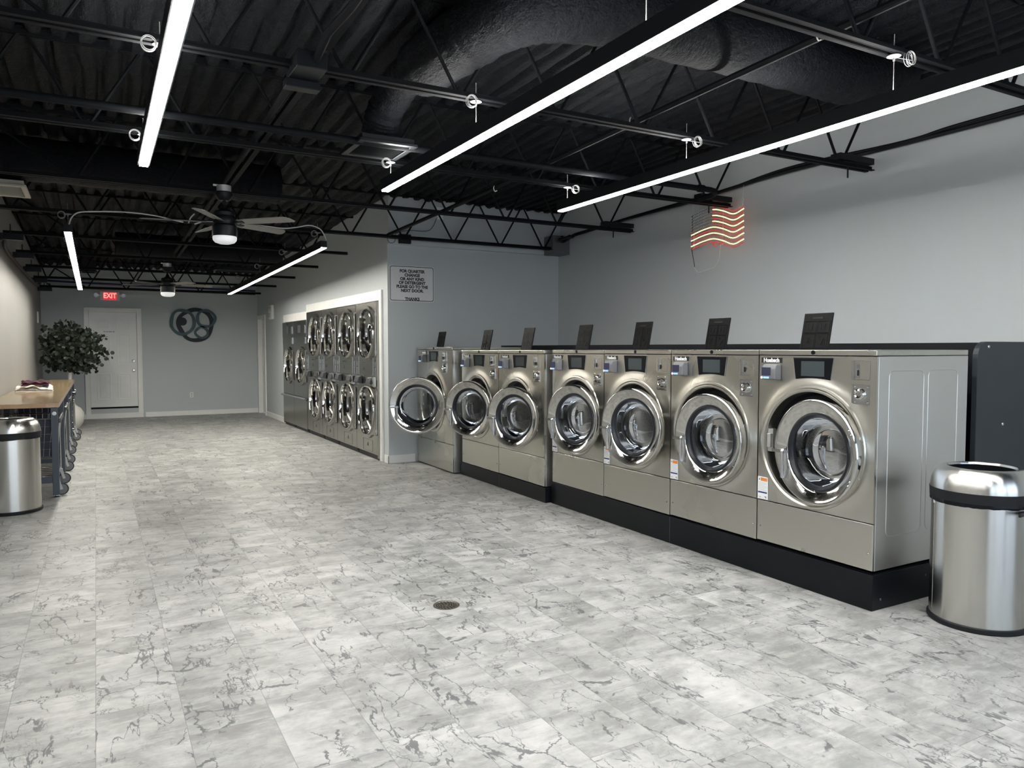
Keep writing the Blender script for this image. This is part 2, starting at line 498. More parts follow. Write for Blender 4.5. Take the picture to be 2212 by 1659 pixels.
def make_ceiling():
    xs = np.arange(XL - 0.1, XR + 0.11, 0.022); ys = np.arange(YF - 0.1, YB + 0.15, 0.11)
    rng = np.random.RandomState(3)
    def vnoise(a, b, s1, s2):
        g = rng.rand(int(len(a) * 0.022 / s1) + 3, int(len(b) * 0.11 / s2) + 3)
        ia = (np.arange(len(a)) * 0.022 / s1); ib = (np.arange(len(b)) * 0.11 / s2)
        i0 = ia.astype(int); j0 = ib.astype(int); fa = (ia - i0)[:, None]; fb = (ib - j0)[None, :]
        fa = fa * fa * (3 - 2 * fa); fb = fb * fb * (3 - 2 * fb)
        return (g[i0][:, j0] * (1 - fa) * (1 - fb) + g[i0 + 1][:, j0] * fa * (1 - fb) + g[i0][:, j0 + 1] * (1 - fa) * fb + g[i0 + 1][:, j0 + 1] * fa * fb)
    wob = (vnoise(xs, ys, 0.15, 0.5) - 0.5) * 0.05
    ph = ((xs[:, None] + wob) / 0.155) % 1.0
    flute = np.clip((np.abs(ph - 0.5) - 0.14) / 0.10, 0, 1) * 0.045
    z = ceil_z(ys)[None, :] - flute + (vnoise(xs, ys, 0.06, 0.25) - 0.5) * 0.022 + (vnoise(xs, ys, 0.5, 1.2) - 0.5) * 0.03
    nx, ny = len(xs), len(ys)
    X, Y = np.meshgrid(xs, ys, indexing='ij')
    vs = np.stack([X, Y, z], -1).reshape(-1, 3).tolist()
    fs = [(i * ny + j, i * ny + j + 1, (i + 1) * ny + j + 1, (i + 1) * ny + j) for i in range(nx - 1) for j in range(ny - 1)]
    mb = MB(); mb.v = vs; mb.f = fs
    struct(mb.build('ceiling', 'foam', smooth=60))
make_ceiling()
ZT = 3.85
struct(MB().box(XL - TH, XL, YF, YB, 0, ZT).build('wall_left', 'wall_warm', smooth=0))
struct(MB().box(XR, XR + TH, YF, YS + TH, 0, ZT).build('wall_right', 'wall', smooth=0))
struct(MB().box(XD + TH, XR + TH, YS, YS + TH, 0, 2.87).build('wall_sign', 'wall', smooth=0))
struct(MB().box(XD + TH + 0.001, XR - 0.001, YS - 0.05, YS + TH, 2.87, ZT).build('wall_soffit', 'wall', smooth=0))

# dryer wall with the dryer opening and a doorway
DR0, DR1, DR2 = 9.60, 13.46, 15.34      # tall opening, low opening
DT1, DT2 = 2.155, 2.03
D2Y0, D2Y1, D2Z = 17.42, 18.18, 2.20
dw = MB()
for a, b, z0, z1 in ((YS, DR0, 0, 2.87), (DR0, DR1, DT1, 2.87), (DR1, DR2, DT2, 2.87), (DR2, D2Y0, 0, 2.87), (D2Y0, D2Y1, D2Z, 2.87), (D2Y1, YB, 0, 2.87), (YS - 0.05, YB, 2.87, ZT)):
    dw.box(XD, XD + TH, a, b, z0, z1)
struct(dw.build('wall_dryer', 'wall', smooth=0))

# back wall with door opening
BD0, BD1, BDB, BDT = -0.127, 0.802, 0.225, 2.30
bw = MB()
bw.box(XL, BD0, YB, YB + TH, 0, ZT).box(BD1, XD + TH, YB, YB + TH, 0, ZT).box(BD0, BD1, YB, YB + TH, BDT, ZT).box(BD0, BD1, YB, YB + TH, 0, BDB - 0.02)
struct(bw.build('wall_back', 'wall', smooth=0))

# front glazing behind the camera (daylight comes in here)
fw = MB()
fw.box(XL - TH, XR + TH, YF - TH, YF, 0, 0.15).box(XL - TH, XR + TH, YF - TH, YF, 2.95, ZT)
panes = [(-0.93, 1.32), (1.38, 3.62), (3.68, 5.93)]
edges = [XL - TH] + [e for p in panes for e in p] + [XR + TH]
for i in range(0, len(edges), 2):
    fw.box(edges[i], edges[i + 1], YF - TH, YF, 0.15, 2.95)
struct(fw.build('wall_front', 'wall', smooth=0))
for i, (a, b) in enumerate(panes):
    f = MB(); t_ = 0.05
    f.box(a, b, YF - 0.08, YF - 0.03, 0.15, 0.15 + t_).box(a, b, YF - 0.08, YF - 0.03, 2.95 - t_, 2.95)
    f.box(a, a + t_, YF - 0.08, YF - 0.03, 0.15 + t_, 2.95 - t_).box(b - t_, b, YF - 0.08, YF - 0.03, 0.15 + t_, 2.95 - t_)
    fo = struct(f.build('window_%d' % (i + 1), 'alu', smooth=0))
    MB().box(a + t_, b - t_, YF - 0.06, YF - 0.052, 0.15 + t_, 2.95 - t_).build('pane', 'windowglass', fo, smooth=0)
struct(MB().box(-30, 36, -40, YF - TH - 0.001, -0.1, -0.04).build('ground', 'asphalt', smooth=0))

# baseboards
def baseboard(name, x0, x1, y0, y1, h=0.105):
    struct(MB().box(x0, x1, y0, y1, 0, h).build(name, 'white', smooth=0, bevel=0.004))
baseboard('baseboard_back', 0.93, XD - 0.014, YB - 0.014, YB)
baseboard('baseboard_back_left', XL + 0.014, -0.215, YB - 0.014, YB)
baseboard('baseboard_left', XL, XL + 0.014, YF, YB)
baseboard('baseboard_dryer', XD - 0.014, XD, 15.55, 17.33)
baseboard('baseboard_corner', XD - 0.014, XD, YS - 0.014, 9.46)
baseboard('baseboard_sign', XD - 0.014, 3.71, YS - 0.014, YS)
baseboard('baseboard_step', BD0, BD1, YB - 0.02, YB, 0.11)

# trim frame round the dryers
tr = MB()
tw = 0.10
tr.box(XD - 0.03, XD, DR0 - tw, DR0, 0, DT1 + 0.14)
tr.box(XD - 0.03, XD, DR0, DR1 + 0.06, DT1, DT1 + 0.14)
tr.box(XD - 0.031, XD, DR1, DR1 + 0.06, DT2, DT1)
tr.box(XD - 0.029, XD, DR1 + 0.06, DR2 + 0.06, DT2, DT2 + 0.15)
tr.box(XD - 0.029, XD, DR2, DR2 + 0.06, 0, DT2)
struct(tr.build('trim_1', 'white', smooth=0, bevel=0.004))

# back door
def panel_door(name, x0, x1, z0, z1, y, parts_mat='doorpaint'):
    """six panel door in an XZ plane; raised panels"""
    mb = MB()
    mb.box(x0, x1, y, y + 0.045, z0, z1)
    wd = x1 - x0; h = z1 - z0
    rows = [(0.055, 0.38), (0.45, 0.70), (0.845, 0.945)]
    rows = [(0.075, 0.355), (0.445, 0.775), (0.835, 0.925)]
    for a, b in ((0.14, 0.43), (0.57, 0.86)):
        for r0, r1 in rows:
            xa, xb, za, zb = x0 + a * wd, x0 + b * wd, z0 + r0 * h, z0 + r1 * h
            # moulding ring and raised field
            g = 0.022
            for (p, q, r, s_) in ((xa, xb, za, za + g), (xa, xb, zb - g, zb), (xa, xa + g, za + g, zb - g), (xb - g, xb, za + g, zb - g)):
                mb.box(p, q, y - 0.013, y, r, s_)
            mb.box(xa + 0.05, xb - 0.05, y - 0.005, y, za + 0.05, zb - 0.05)
    return mb.build(name, parts_mat, smooth=0, bevel=0.002)
d1 = struct(panel_door('door_1', BD0 + 0.01, BD1 - 0.01, BDB + 0.02, BDT - 0.01, YB + 0.03))
MB().box(BD0, BD1, YB + 0.09, YB + 0.1, BDB - 0.02, BDT).build('back_panel', 'dark', d1, smooth=0)
for nm, z, dia in (('deadbolt', 1.235, 0.032), ('door_knob', 1.03, 0.034)):
    MB().lathe([(0.0, -0.028), (dia * 0.7, -0.026), (dia * 0.75, -0.012), (dia, -0.006), (dia, 0.0)], (0.715, YB + 0.03, z), (0, 1, 0), (1, 0, 0), (0, 0, 1), 24).build(nm, 'chrome2', d1)
st = MB().box(0.14, 0.38, YB + 0.024, YB + 0.03, 1.855, 1.895).build('no_smoking_sticker', 'label', d1, smooth=0)
text('sticker_text', 'No Smoking', 0.034, 'ink', st, (0.235, YB + 0.0232, 1.875), offset=0.0006)
rg = MB().lathe([(0.011, 0), (0.015, 0), (0.015, 0.001), (0.011, 0.001)], (0.348, YB + 0.0225, 1.875), (0, 1, 0), (1, 0, 0), (0, 0, 1), 24, close=True)
rg.obox((0.348, YB + 0.023, 1.875), (1, 0, 1), (0, 1, 0), (1, 0, -1), 0.012, 0.0005, 0.0018)
rg.build('no_smoking_symbol', 'ink', st)
fr = MB()
ft = 0.085
fr.box(BD0 - ft, BD0 + 0.008, YB - 0.02, YB + 0.08, 0, BDT + ft).box(BD1 - 0.008, BD1 + ft, YB - 0.02, YB + 0.08, 0, BDT + ft).box(BD0, BD1, YB - 0.02, YB + 0.08, BDT - 0.008, BDT + ft)
fr.box(BD0 - ft, BD0 - ft + 0.02, YB - 0.03, YB - 0.02, 0, BDT + ft).box(BD1 + ft - 0.02, BD1 + ft, YB - 0.03, YB - 0.02, 0, BDT + ft).box(BD0 - ft, BD1 + ft, YB - 0.03, YB - 0.02, BDT + ft - 0.02, BDT + ft)
struct(fr.build('trim_2', 'white', smooth=0))

# side door in the dryer wall (far right)
d2 = MB()
d2.box(XD + 0.08, XD + 0.12, D2Y0, D2Y1, 0.02, D2Z)
for a, b in ((D2Y0 + 0.10, D2Y0 + 0.33), (D2Y0 + 0.43, D2Y1 - 0.10)):
    for z0, z1 in ((0.2, 0.75), (0.92, 1.55), (1.75, 2.0)):
        for (p, q, r, s_) in ((a, b, z0, z0 + 0.02), (a, b, z1 - 0.02, z1), (a, a + 0.02, z0, z1), (b - 0.02, b, z0, z1)):
            d2.box(XD + 0.073, XD + 0.08, p, q, r, s_)
d2 = struct(d2.build('door_2', 'doorpaint', smooth=0))
MB().box(XD + 0.068, XD + 0.074, D2Y0 + 0.12, D2Y0 + 0.24, 1.45, 1.62).build('door_notice', 'redink', d2, smooth=0)
fr = MB()
fr.box(XD - 0.02, XD + 0.079, D2Y0 - 0.07, D2Y0 + 0.012, 0, D2Z + 0.07).box(XD - 0.02, XD + 0.079, D2Y1 - 0.012, D2Y1 + 0.07, 0, D2Z + 0.07).box(XD - 0.02, XD + 0.079, D2Y0, D2Y1, D2Z - 0.012, D2Z + 0.07)
struct(fr.build('trim_3', 'white', smooth=0))

# ------------------------------------------------------------------ roof joists
JY = [2.55 + 1.634 * k for k in range(10)]
ORD = ['nearest the camera, crossing the top right corner', 'second from the camera, holding the nearest light hangers', 'third from the camera, by the black square vent',
       'fourth from the camera, ending left of the lit flag', 'fifth from the camera, ending near the quarter-change sign', 'sixth from the camera, in front of the dryers',
       'seventh from the camera, behind the near ceiling fan', 'eighth from the camera, in front of the far ceiling fan', 'ninth from the camera, behind the far fan', 'farthest, just before the back wall']
for k, y in enumerate(JY):
    x1 = (XR if y < YS - 0.1 else XD) - 0.02
    x0 = XL + 0.02
    zc = chord_z(y); zt = ceil_z(y) - 0.025
    r = thing('roof_joist', (x0, y, zc), 'black open-web steel roof joist, ' + ORD[k], 'joist', 'open-web roof joists')
    b = MB()
    ch = 0.034
    for s_ in (-1, 1):
        b.box(x0 + 0.03, x1 - 0.09, y + s_ * 0.016 - 0.004, y + s_ * 0.016 + 0.004, zc - 0.004, zc + ch)
        b.box(x0 + 0.03, x1 - 0.09, min(y + s_ * 0.016, y + s_ * 0.047), max(y + s_ * 0.016, y + s_ * 0.047), zc - 0.004, zc + 0.003)
    b.build('bottom_chord', 'joist', r, smooth=0)
    tp = MB()
    for s_ in (-1, 1):
        tp.box(x0, x1, y + s_ * 0.016 - 0.004, y + s_ * 0.016 + 0.004, zt - ch, zt)
        tp.box(x0, x1, min(y + s_ * 0.016, y + s_ * 0.05), max(y + s_ * 0.016, y + s_ * 0.05), zt, zt + 0.007)
    tp.build('top_chord', 'joist', r, smooth=0)
    wb = MB()
    node = -0.125 if k % 2 else -0.02
    while node - 0.7 > x0 + 0.15: node -= 0.7
    nodes = []
    while node < x1 - 0.12:
        nodes.append(node); node += 0.7
    for i, nx in enumerate(nodes):
        l = nx - 0.35 if i else x0 + 0.02
        rr = nx + 0.35 if i < len(nodes) - 1 else min(nx + 0.35, x1 - 0.02)
        wb.cyl((l + 0.02, y, zt - 0.02), (nx - 0.02, y, zc + 0.02), 0.0115, 8)
        wb.cyl((nx + 0.02, y, zc + 0.02), (rr - 0.02, y, zt - 0.02), 0.0115, 8)
        wb.cyl((nx - 0.03, y, zc + 0.02), (nx + 0.03, y, zc + 0.02), 0.0115, 8)
    wb.build('web_rods', 'joist', r)

# ------------------------------------------------------------------ linear lights
def strip_light(p0, p1, label, mat, hang, width=0.070, height=0.085):
    """p0, p1 = centres of the glowing underside's ends; hang = [y of joists]"""
    p0 = Vector(p0); p1 = Vector(p1)
    r = thing('linear_light', p0, label, 'light', 'linear LED strip lights')
    d = (p1 - p0).normalized(); sx = Vector((d.y, -d.x, 0)).normalized(); up = sx.cross(d).normalized()
    if up.z < 0: up = -up
    h = MB(); c = (p0 + p1) / 2; L = (p1 - p0).length / 2
    h.obox(c + up * (height / 2 + 0.004), d, sx, up, L + 0.006, width / 2 + 0.004, height / 2 - 0.004)
    for s_ in (-1, 1):
        h.obox(c + up * 0.004 + sx * s_ * (width / 2 + 0.001), d, sx, up, L + 0.006, 0.003, 0.005)
    h.build('housing', 'black', r, smooth=0)
    rear = mat == 'ledwarm'
    MB().obox(c + up * (0.0045 if rear else -0.001), d, sx, up, L, width / 2 - (0.003 if rear else 0.0075), 0.004 if rear else 0.008).build('diffuser', mat, r, smooth=0)
    if not rear:
        MB().obox(c + up * (height + 0.001), d, sx, up, L - 0.02, width / 2 - 0.006, 0.002).build('added_up_panel', 'added_uplight', r, smooth=0)  # glowing panel added on top of the near strips to light upper walls
    for y in hang:
        t = (y - p0.y) / (p1.y - p0.y)
        q = p0.lerp(p1, t) + up * height
        zc = chord_z(y) - 0.006
        MB().cyl((q.x, y, q.z - 0.004), (q.x, y, zc + 0.11), 0.0022, 6).cyl((q.x, y, zc - 0.03), (q.x, y, zc), 0.006, 8).build('suspension_cable', 'coil', r)
        MB().lathe([(0.0, 0.004), (0.032, 0.003), (0.036, -0.002), (0.012, -0.01), (0.0, -0.01)], (q.x, y, zc - 0.004), (0, 0, 1), (1, 0, 0), (0, 1, 0), 24).build('ceiling_disc', 'coil', r)
        rnd = random.Random(int(y * 100 + q.x * 10))
        s_ = 1 if q.x > 3 else -1
        cc = Vector((q.x + s_ * 0.055, y - 0.055, zc - 0.025))
        pts = []
        for j in range(70):
            a = 2 * pi * j / 17
            rr = 0.034 + 0.004 * sin(a * 0.37)
            pts.append(cc + Vector((rr * cos(a) * 0.95, rr * 0.35 * sin(a * 0.23 + 1) , rr * sin(a))))
        MB().tube([Vector((q.x, y, zc - 0.01))] + pts, 0.0017, 5).build('cable_coil', 'coil', r)
    return r
strip_light((2.065, -0.4, 2.80), (2.085, 5.86, 2.80), 'long black linear light running down the middle of the ceiling', 'led', (2.55, 4.184, 5.72))
strip_light((3.70, -0.4, 2.80), (3.82, 5.92, 2.80), 'long black linear light above the washers, rightmost strip', 'led', (2.55, 4.184, 5.80))
strip_light((0.30, -0.4, 2.80), (0.322, 5.88, 2.80), 'long linear light with white glow, leftmost of the near strips, seen almost from below', 'led', (4.184, 5.818))
strip_light((-0.222, 8.94, 2.70), (-0.215, 15.2, 2.545), 'shorter-looking rear linear light by the left wall, left of the exit sign', 'ledwarm', (9.086, 10.72, 12.354, 13.988))
strip_light((2.38, 8.84, 2.70), (2.25, 15.1, 2.545), 'rear linear light in front of the dryer wall, right of the near ceiling fan', 'ledwarm', (9.086, 10.72, 12.354, 13.988))

# ------------------------------------------------------------------ ducts, vents, pipes
def bez(pts, n=12):
    pts = [Vector(p) for p in pts]
    out = []
    P = [pts[0]] + pts + [pts[-1]]
    for i in range(1, len(P) - 2):
        for j in range(n):
            t = j / n
            a, b, c, d = P[i - 1], P[i], P[i + 1], P[i + 2]
            out.append(0.5 * ((2 * b) + (c - a) * t + (2 * a - 5 * b + 4 * c - d) * t * t + (3 * b - a - 3 * c + d) * t ** 3))
    out.append(pts[-1])
    return out
def duct(pts, r, label, name='foam_duct', n=28, flex=0.0, mat='foam', step=10):
    path = bez(pts, step)
    rnd = random.Random(5)
    ns = [rnd.random() for _ in path]
    mb = MB().tube(path, r, n, rad=lambda i: r * (1 + 0.06 * (ns[i] - 0.5)) * (1 + flex * (i % 2)))
    o = mb.build(name, mat, loc=tuple(path[0]), smooth=70)
    return tag(o, label, 'duct', 'black coated air ducts')
duct([(5.35, 3.62, 3.60), (5.05, 3.55, 3.50), (4.6, 3.50, 3.42), (4.0, 3.46, 3.41), (3.0, 3.44, 3.40), (2.45, 3.48, 3.40), (2.12, 3.68, 3.40), (2.02, 4.1, 3.40), (1.96, 4.75, 3.40)], 0.185,
     'fat black foam-coated duct bending round above the middle strip light', n=32)
duct([(1.95, 4.72, 3.40), (1.93, 5.0, 3.40), (1.92, 5.22, 3.34), (1.90, 5.36, 3.24), (1.90, 5.45, 3.12)], 0.125, 'short wrinkled black flexible duct dropping to the square black vent', 'flexible_duct', 24, 0.07)
duct([(-0.9, 8.28, 3.27), (0.2, 8.3, 3.27), (1.2, 8.32, 3.27), (1.75, 8.36, 3.28)], 0.20, 'wide black duct crossing behind the near ceiling fan toward the left wall')
duct([(0.3, 13.1, 3.13), (1.4, 13.12, 3.13), (2.8, 13.14, 3.13)], 0.18, 'wide black duct over the far ceiling fan')

def vent(cx, cy, z, hx, hy, label, frame='black', rot=0.0, h=0.06, louv='black'):
    r = thing('ceiling_vent', (cx, cy, z), label, 'vent', 'ceiling air vents')
    f = MB()
    b = 0.045
    f.box(cx - hx, cx + hx, cy - hy, cy - hy + b, z, z + 0.02).box(cx - hx, cx + hx, cy + hy - b, cy + hy, z, z + 0.02)
    f.box(cx - hx, cx - hx + b, cy - hy + b, cy + hy - b, z, z + 0.02).box(cx + hx - b, cx + hx, cy - hy + b, cy + hy - b, z, z + 0.02)
    f.box(cx - hx + 0.02, cx + hx - 0.02, cy - hy + 0.02, cy + hy - 0.02, z + 0.02, z + h)
    f.build('frame', frame, r, smooth=0, bevel=0.003)
    MB().box(cx - hx + b, cx + hx - b, cy - hy + b, cy + hy - b, z + 0.017, z + 0.019).build('shade_backing', 'dark', r, smooth=0)  # black sheet stands in for the shade between the louvres
    s_ = MB()
    n = max(6, int((2 * hy - 2 * b) / 0.022))
    for i in range(n):
        y = cy - hy + b + (i + 0.5) * (2 * hy - 2 * b) / n
        s_.obox((cx, y, z + 0.012), (1, 0, 0), (0, 1, 0.7), (0, -0.7, 1), hx - b, 0.0055, 0.0012)
    s_.build('louvres', louv, r, smooth=0)
    return r
vent(1.90, 5.47, 3.005, 0.22, 0.24, 'black square ceiling vent hanging beside the middle strip light', louv='joist')
vent(-0.73, 8.46, 2.985, 0.21, 0.30, 'cream grille vent at the left edge, beside the left wall', 'cream', louv='cream')
vent(-0.09, 16.6, 2.98, 0.15, 0.2, 'small black boxed vent at the back wall, above the left rear strip light', h=0.22)
vent(2.2, 13.6, 2.84, 0.42, 0.16, 'long dark vent high in front of the back wall, near the rear right strip light')

def px_on_y(u, v, Y):
    """camera geometry used while measuring; returns a point of the plane y = Y"""
    f = Vector((sin(YAW) * cos(PITCH), cos(YAW) * cos(PITCH), -sin(PITCH)))
    rt = Vector((cos(YAW), -sin(YAW), 0)); up = rt.cross(f)
    d = f * F_PX + rt * (u - 1106) - up * (v - 829.5)
    return Vector((0, 0, CAM_H)) + d * (Y / d.y)

tag(MB().tube([(XL + 0.02, 5.33, 3.02), (5.12, 5.33, 3.02), (5.20, 5.34, 3.015), (5.24, 5.40, 3.00), (5.25, 5.50, 2.995), (5.25, 5.62, 2.995)], 0.027, 12).cyl((4.98, 5.33, 3.02), (5.04, 5.33, 3.02), 0.036, 12)
    .build('sprinkler_pipe', 'joist', loc=(0, 5.33, 3.02)), 'black round pipe crossing the ceiling, ending in an elbow above the lit flag', 'pipe')
tag(MB().tube([(3.27, 9.1, 2.955), (3.33, 6.7, 3.02), (3.40, 4.4, 3.13), (3.44, 2.4, 3.20), (3.46, 0.6, 3.26)], 0.021, 10).build('electrical_conduit', 'joist', loc=(3.3, 9.1, 2.95)),
    'long thin black conduit rising toward the camera between the middle and right strip lights', 'conduit')
for i, (y, s_) in enumerate(((6.3, 'lowest'), (4.3, 'middle'), (2.75, 'highest and nearest'))):
    t = (9.1 - y) / 8.5
    x = 3.27 + 0.02 + t * 0.18; z = 3.03 if i == 0 else (3.14 if i == 1 else 3.19)
    pts = [Vector((x + 0.034 * cos(a), y, z - 0.002 + 0.034 * sin(a))) for a in [pi * 0.75 + j * 0.14 for j in range(14)]]
    tag(MB().tube(pts + [pts[-1] + Vector((0.02, 0, 0.01))], 0.004, 6).build('cable_tie', 'cable', loc=(x, y, z)), 'white hook-shaped cable tie on the black conduit, the %s of three' % s_, 'cable tie', 'white cable ties on the conduit')

# double conduit run that carries the fans
r = thing('conduit_run', (1.05, 4.2, 3.0), 'pair of parallel black conduits running lengthwise along the ceiling to the two fans', 'conduit')
c1 = MB(); c2 = MB()
c1.tube([(1.14, 0.8, 3.30), (1.12, 3.6, 3.17), (1.075, 3.85, 3.13), (1.05, 4.08, 3.02)], 0.022, 10)
c1.tube([(1.04, 4.3, 3.09), (1.06, 5.33, 3.076), (1.065, 9.0, 3.01), (1.05, 12.6, 2.92)], 0.022, 10)
c2.bar((1.21, 0.8, 3.30), (1.13, 4.1, 3.15), 0.045, 0.03)
c2.bar((1.13, 4.3, 3.105), (1.13, 12.6, 2.925), 0.04, 0.03)
c1.build('round_conduit', 'joist', r); c2.build('strut_channel', 'joist', r, smooth=0)
MB().box(0.955, 1.115, 4.02, 4.28, 3.0, 3.09).build('junction_box', 'black', r, smooth=0, bevel=0.004)
MB().box(0.94, 1.13, 4.22, 4.30, 2.955, 3.0).build('box_cover', 'black', r, smooth=0, bevel=0.004)

# cables feeding the rear strip lights
p = [px_on_y(u, v, 9.0) for u, v in ((149, 497), (150, 482), (156, 468), (170, 459), (200, 457), (270, 458), (330, 465), (370, 474), (396, 480))]
tag(MB().tube(bez(p, 5), 0.007, 8).build('armoured_cable', 'cable', loc=tuple(p[0])), 'white cable arching from the left rear strip light toward the near fan', 'cable', 'white armoured cables')
p = [px_on_y(u, v, 9.0) for u, v in ((407, 482), (412, 470), (420, 462))]
p2 = [px_on_y(u, v, 9.0) for u, v in ((420, 484), (440, 479), (470, 480), (560, 487), (610, 493), (640, 491), (668, 487), (690, 494), (700, 507), (705, 520))]
tag(MB().tube(bez(p2, 5), 0.007, 8).tube(bez(p, 4), 0.007, 8).build('armoured_cable', 'cable', loc=tuple(p2[0])), 'white cable passing behind the near fan to the rear right strip light', 'cable', 'white armoured cables')

# wall conduits with boxes
r = thing('wall_conduit', (5.88, 5, 3.2), 'thick black conduit sagging along the right wall above the washers', 'conduit')
MB().tube(bez([(5.93, 0.9, 3.27), (5.93, 2.98, 3.235), (5.92, 4.2, 3.225), (5.90, 5.1, 3.235), (5.90, 6.2, 3.19), (5.90, 7.4, 3.16), (5.90, 8.8, 3.11)], 8), 0.019, 8)\
    .tube(bez([(5.90, 0.9, 3.29), (5.91, 3.3, 3.262), (5.91, 3.9, 3.235), (5.89, 5.1, 3.26), (5.87, 6.2, 3.165), (5.87, 7.4, 3.14), (5.87, 8.8, 3.085)], 8), 0.013, 8).build('conduit', 'black', r)
for y in (4.184, 5.818, 7.452):
    z = chord_z(y)
    MB().box(5.42, 5.86, y - 0.05, y + 0.05, z + 0.042, z + 0.095).cyl((5.58, y, z - 0.09), (5.58, y, z + 0.05), 0.008, 6).build('joist_box', 'black', r, smooth=0, bevel=0.004)
tag(MB().tube(bez([(5.84, 8.8, 3.09), (5.78, 8.95, 3.05), (5.70, 8.85, 3.04), (5.8, 8.7, 3.06), (5.88, 8.78, 3.10), (5.8, 8.92, 3.02), (5.74, 8.85, 3.08)], 6), 0.02, 8)
    .build('cable_bundle', 'black', loc=(5.84, 8.9, 3.07)), 'black knotted cable bundle beside the grey corner box', 'cable')
r = thing('wall_conduit', (-0.93, 12, 2.85), 'bent black conduit stepping along the top of the left wall with boxes', 'conduit')
MB().tube(bez([(-0.90, 10.6, 2.86), (-0.93, 10.9, 2.74), (-0.93, 12.0, 2.70), (-0.93, 14, 2.68), (-0.93, 16.4, 2.70), (-0.93, 17.6, 2.83)], 8), 0.022, 8).build('conduit', 'black', r)
for y in JY[5:]:
    z = chord_z(y)
    MB().box(XL + 0.02, -0.72, y - 0.12, y - 0.04, z - 0.085, z - 0.01).cyl((-0.85, y - 0.08, z - 0.01), (-0.85, y - 0.08, z + 0.1), 0.006, 6).build('joist_box', 'black', r, smooth=0)
tag(MB().tube(bez([(XL + 0.05, YB - 0.08, 2.915), (0.5, YB - 0.08, 2.885), (2.0, YB - 0.08, 2.87), (XD - 0.05, YB - 0.08, 2.85)], 5), 0.02, 8).build('blue_pipe', 'navyblue', loc=(0, YB - 0.08, 2.88)),
    'dark blue pipe running along the top of the back wall', 'pipe')
tag(MB().tube(bez([(XL + 0.12, YB - 0.06, 2.85), (-0.80, YB - 0.05, 2.845), (-0.62, YB - 0.05, 2.79), (1.2, YB - 0.05, 2.785), (XD - 0.05, YB - 0.05, 2.775)], 5), 0.013, 8).build('black_pipe', 'black', loc=(0, YB - 0.05, 2.8)),
    'thin black conduit just under the blue pipe on the back wall', 'pipe')

# grey box at the corner over the sign wall, power adapter and outlet
tag(MB().box(5.70, XR - 0.002, 9.02, YS - 0.052, 2.86, 3.12).build('corner_box', plain('grey_box_paint', (0.11, 0.12, 0.125), 0.5), loc=(5.85, 9.1, 2.86), smooth=0, bevel=0.004), 'dark grey square box high in the corner beside the right wall', 'box')
r = thing('power_adapter', (3.52, YS - 0.1, 2.95), 'small black power box with coiled cord on the conduit above the quarter-change sign', 'adapter')
MB().box(3.47, 3.63, YS - 0.115, YS - 0.055, 2.88, 3.0).build('adapter_body', 'black', r, smooth=0, bevel=0.006)
pts = [(3.36 + 0.055 * cos(a), YS - 0.1 + 0.006 * sin(3 * a), 2.93 + 0.055 * sin(a)) for a in [j * 0.3 for j in range(44)]]
MB().tube(pts + bez([(3.42, YS - 0.1, 3.0), (3.5, YS - 0.09, 3.03), (3.62, YS - 0.08, 3.06), (3.9, YS - 0.07, 3.08), (4.02, YS - 0.06, 3.26)], 5), 0.0035, 5).build('power_cord', 'black', r)
r = thing('wall_outlet', (4.06, YS - 0.05, 3.3), 'white outlet plate high on the wall above the quarter-change sign', 'outlet')
MB().box(4.01, 4.11, YS - 0.058, YS - 0.05, 3.24, 3.40).build('cover_plate', 'label', r, smooth=0, bevel=0.002)
MB().box(4.035, 4.085, YS - 0.075, YS - 0.058, 3.26, 3.31).build('plug', 'label', r, smooth=0, bevel=0.003)

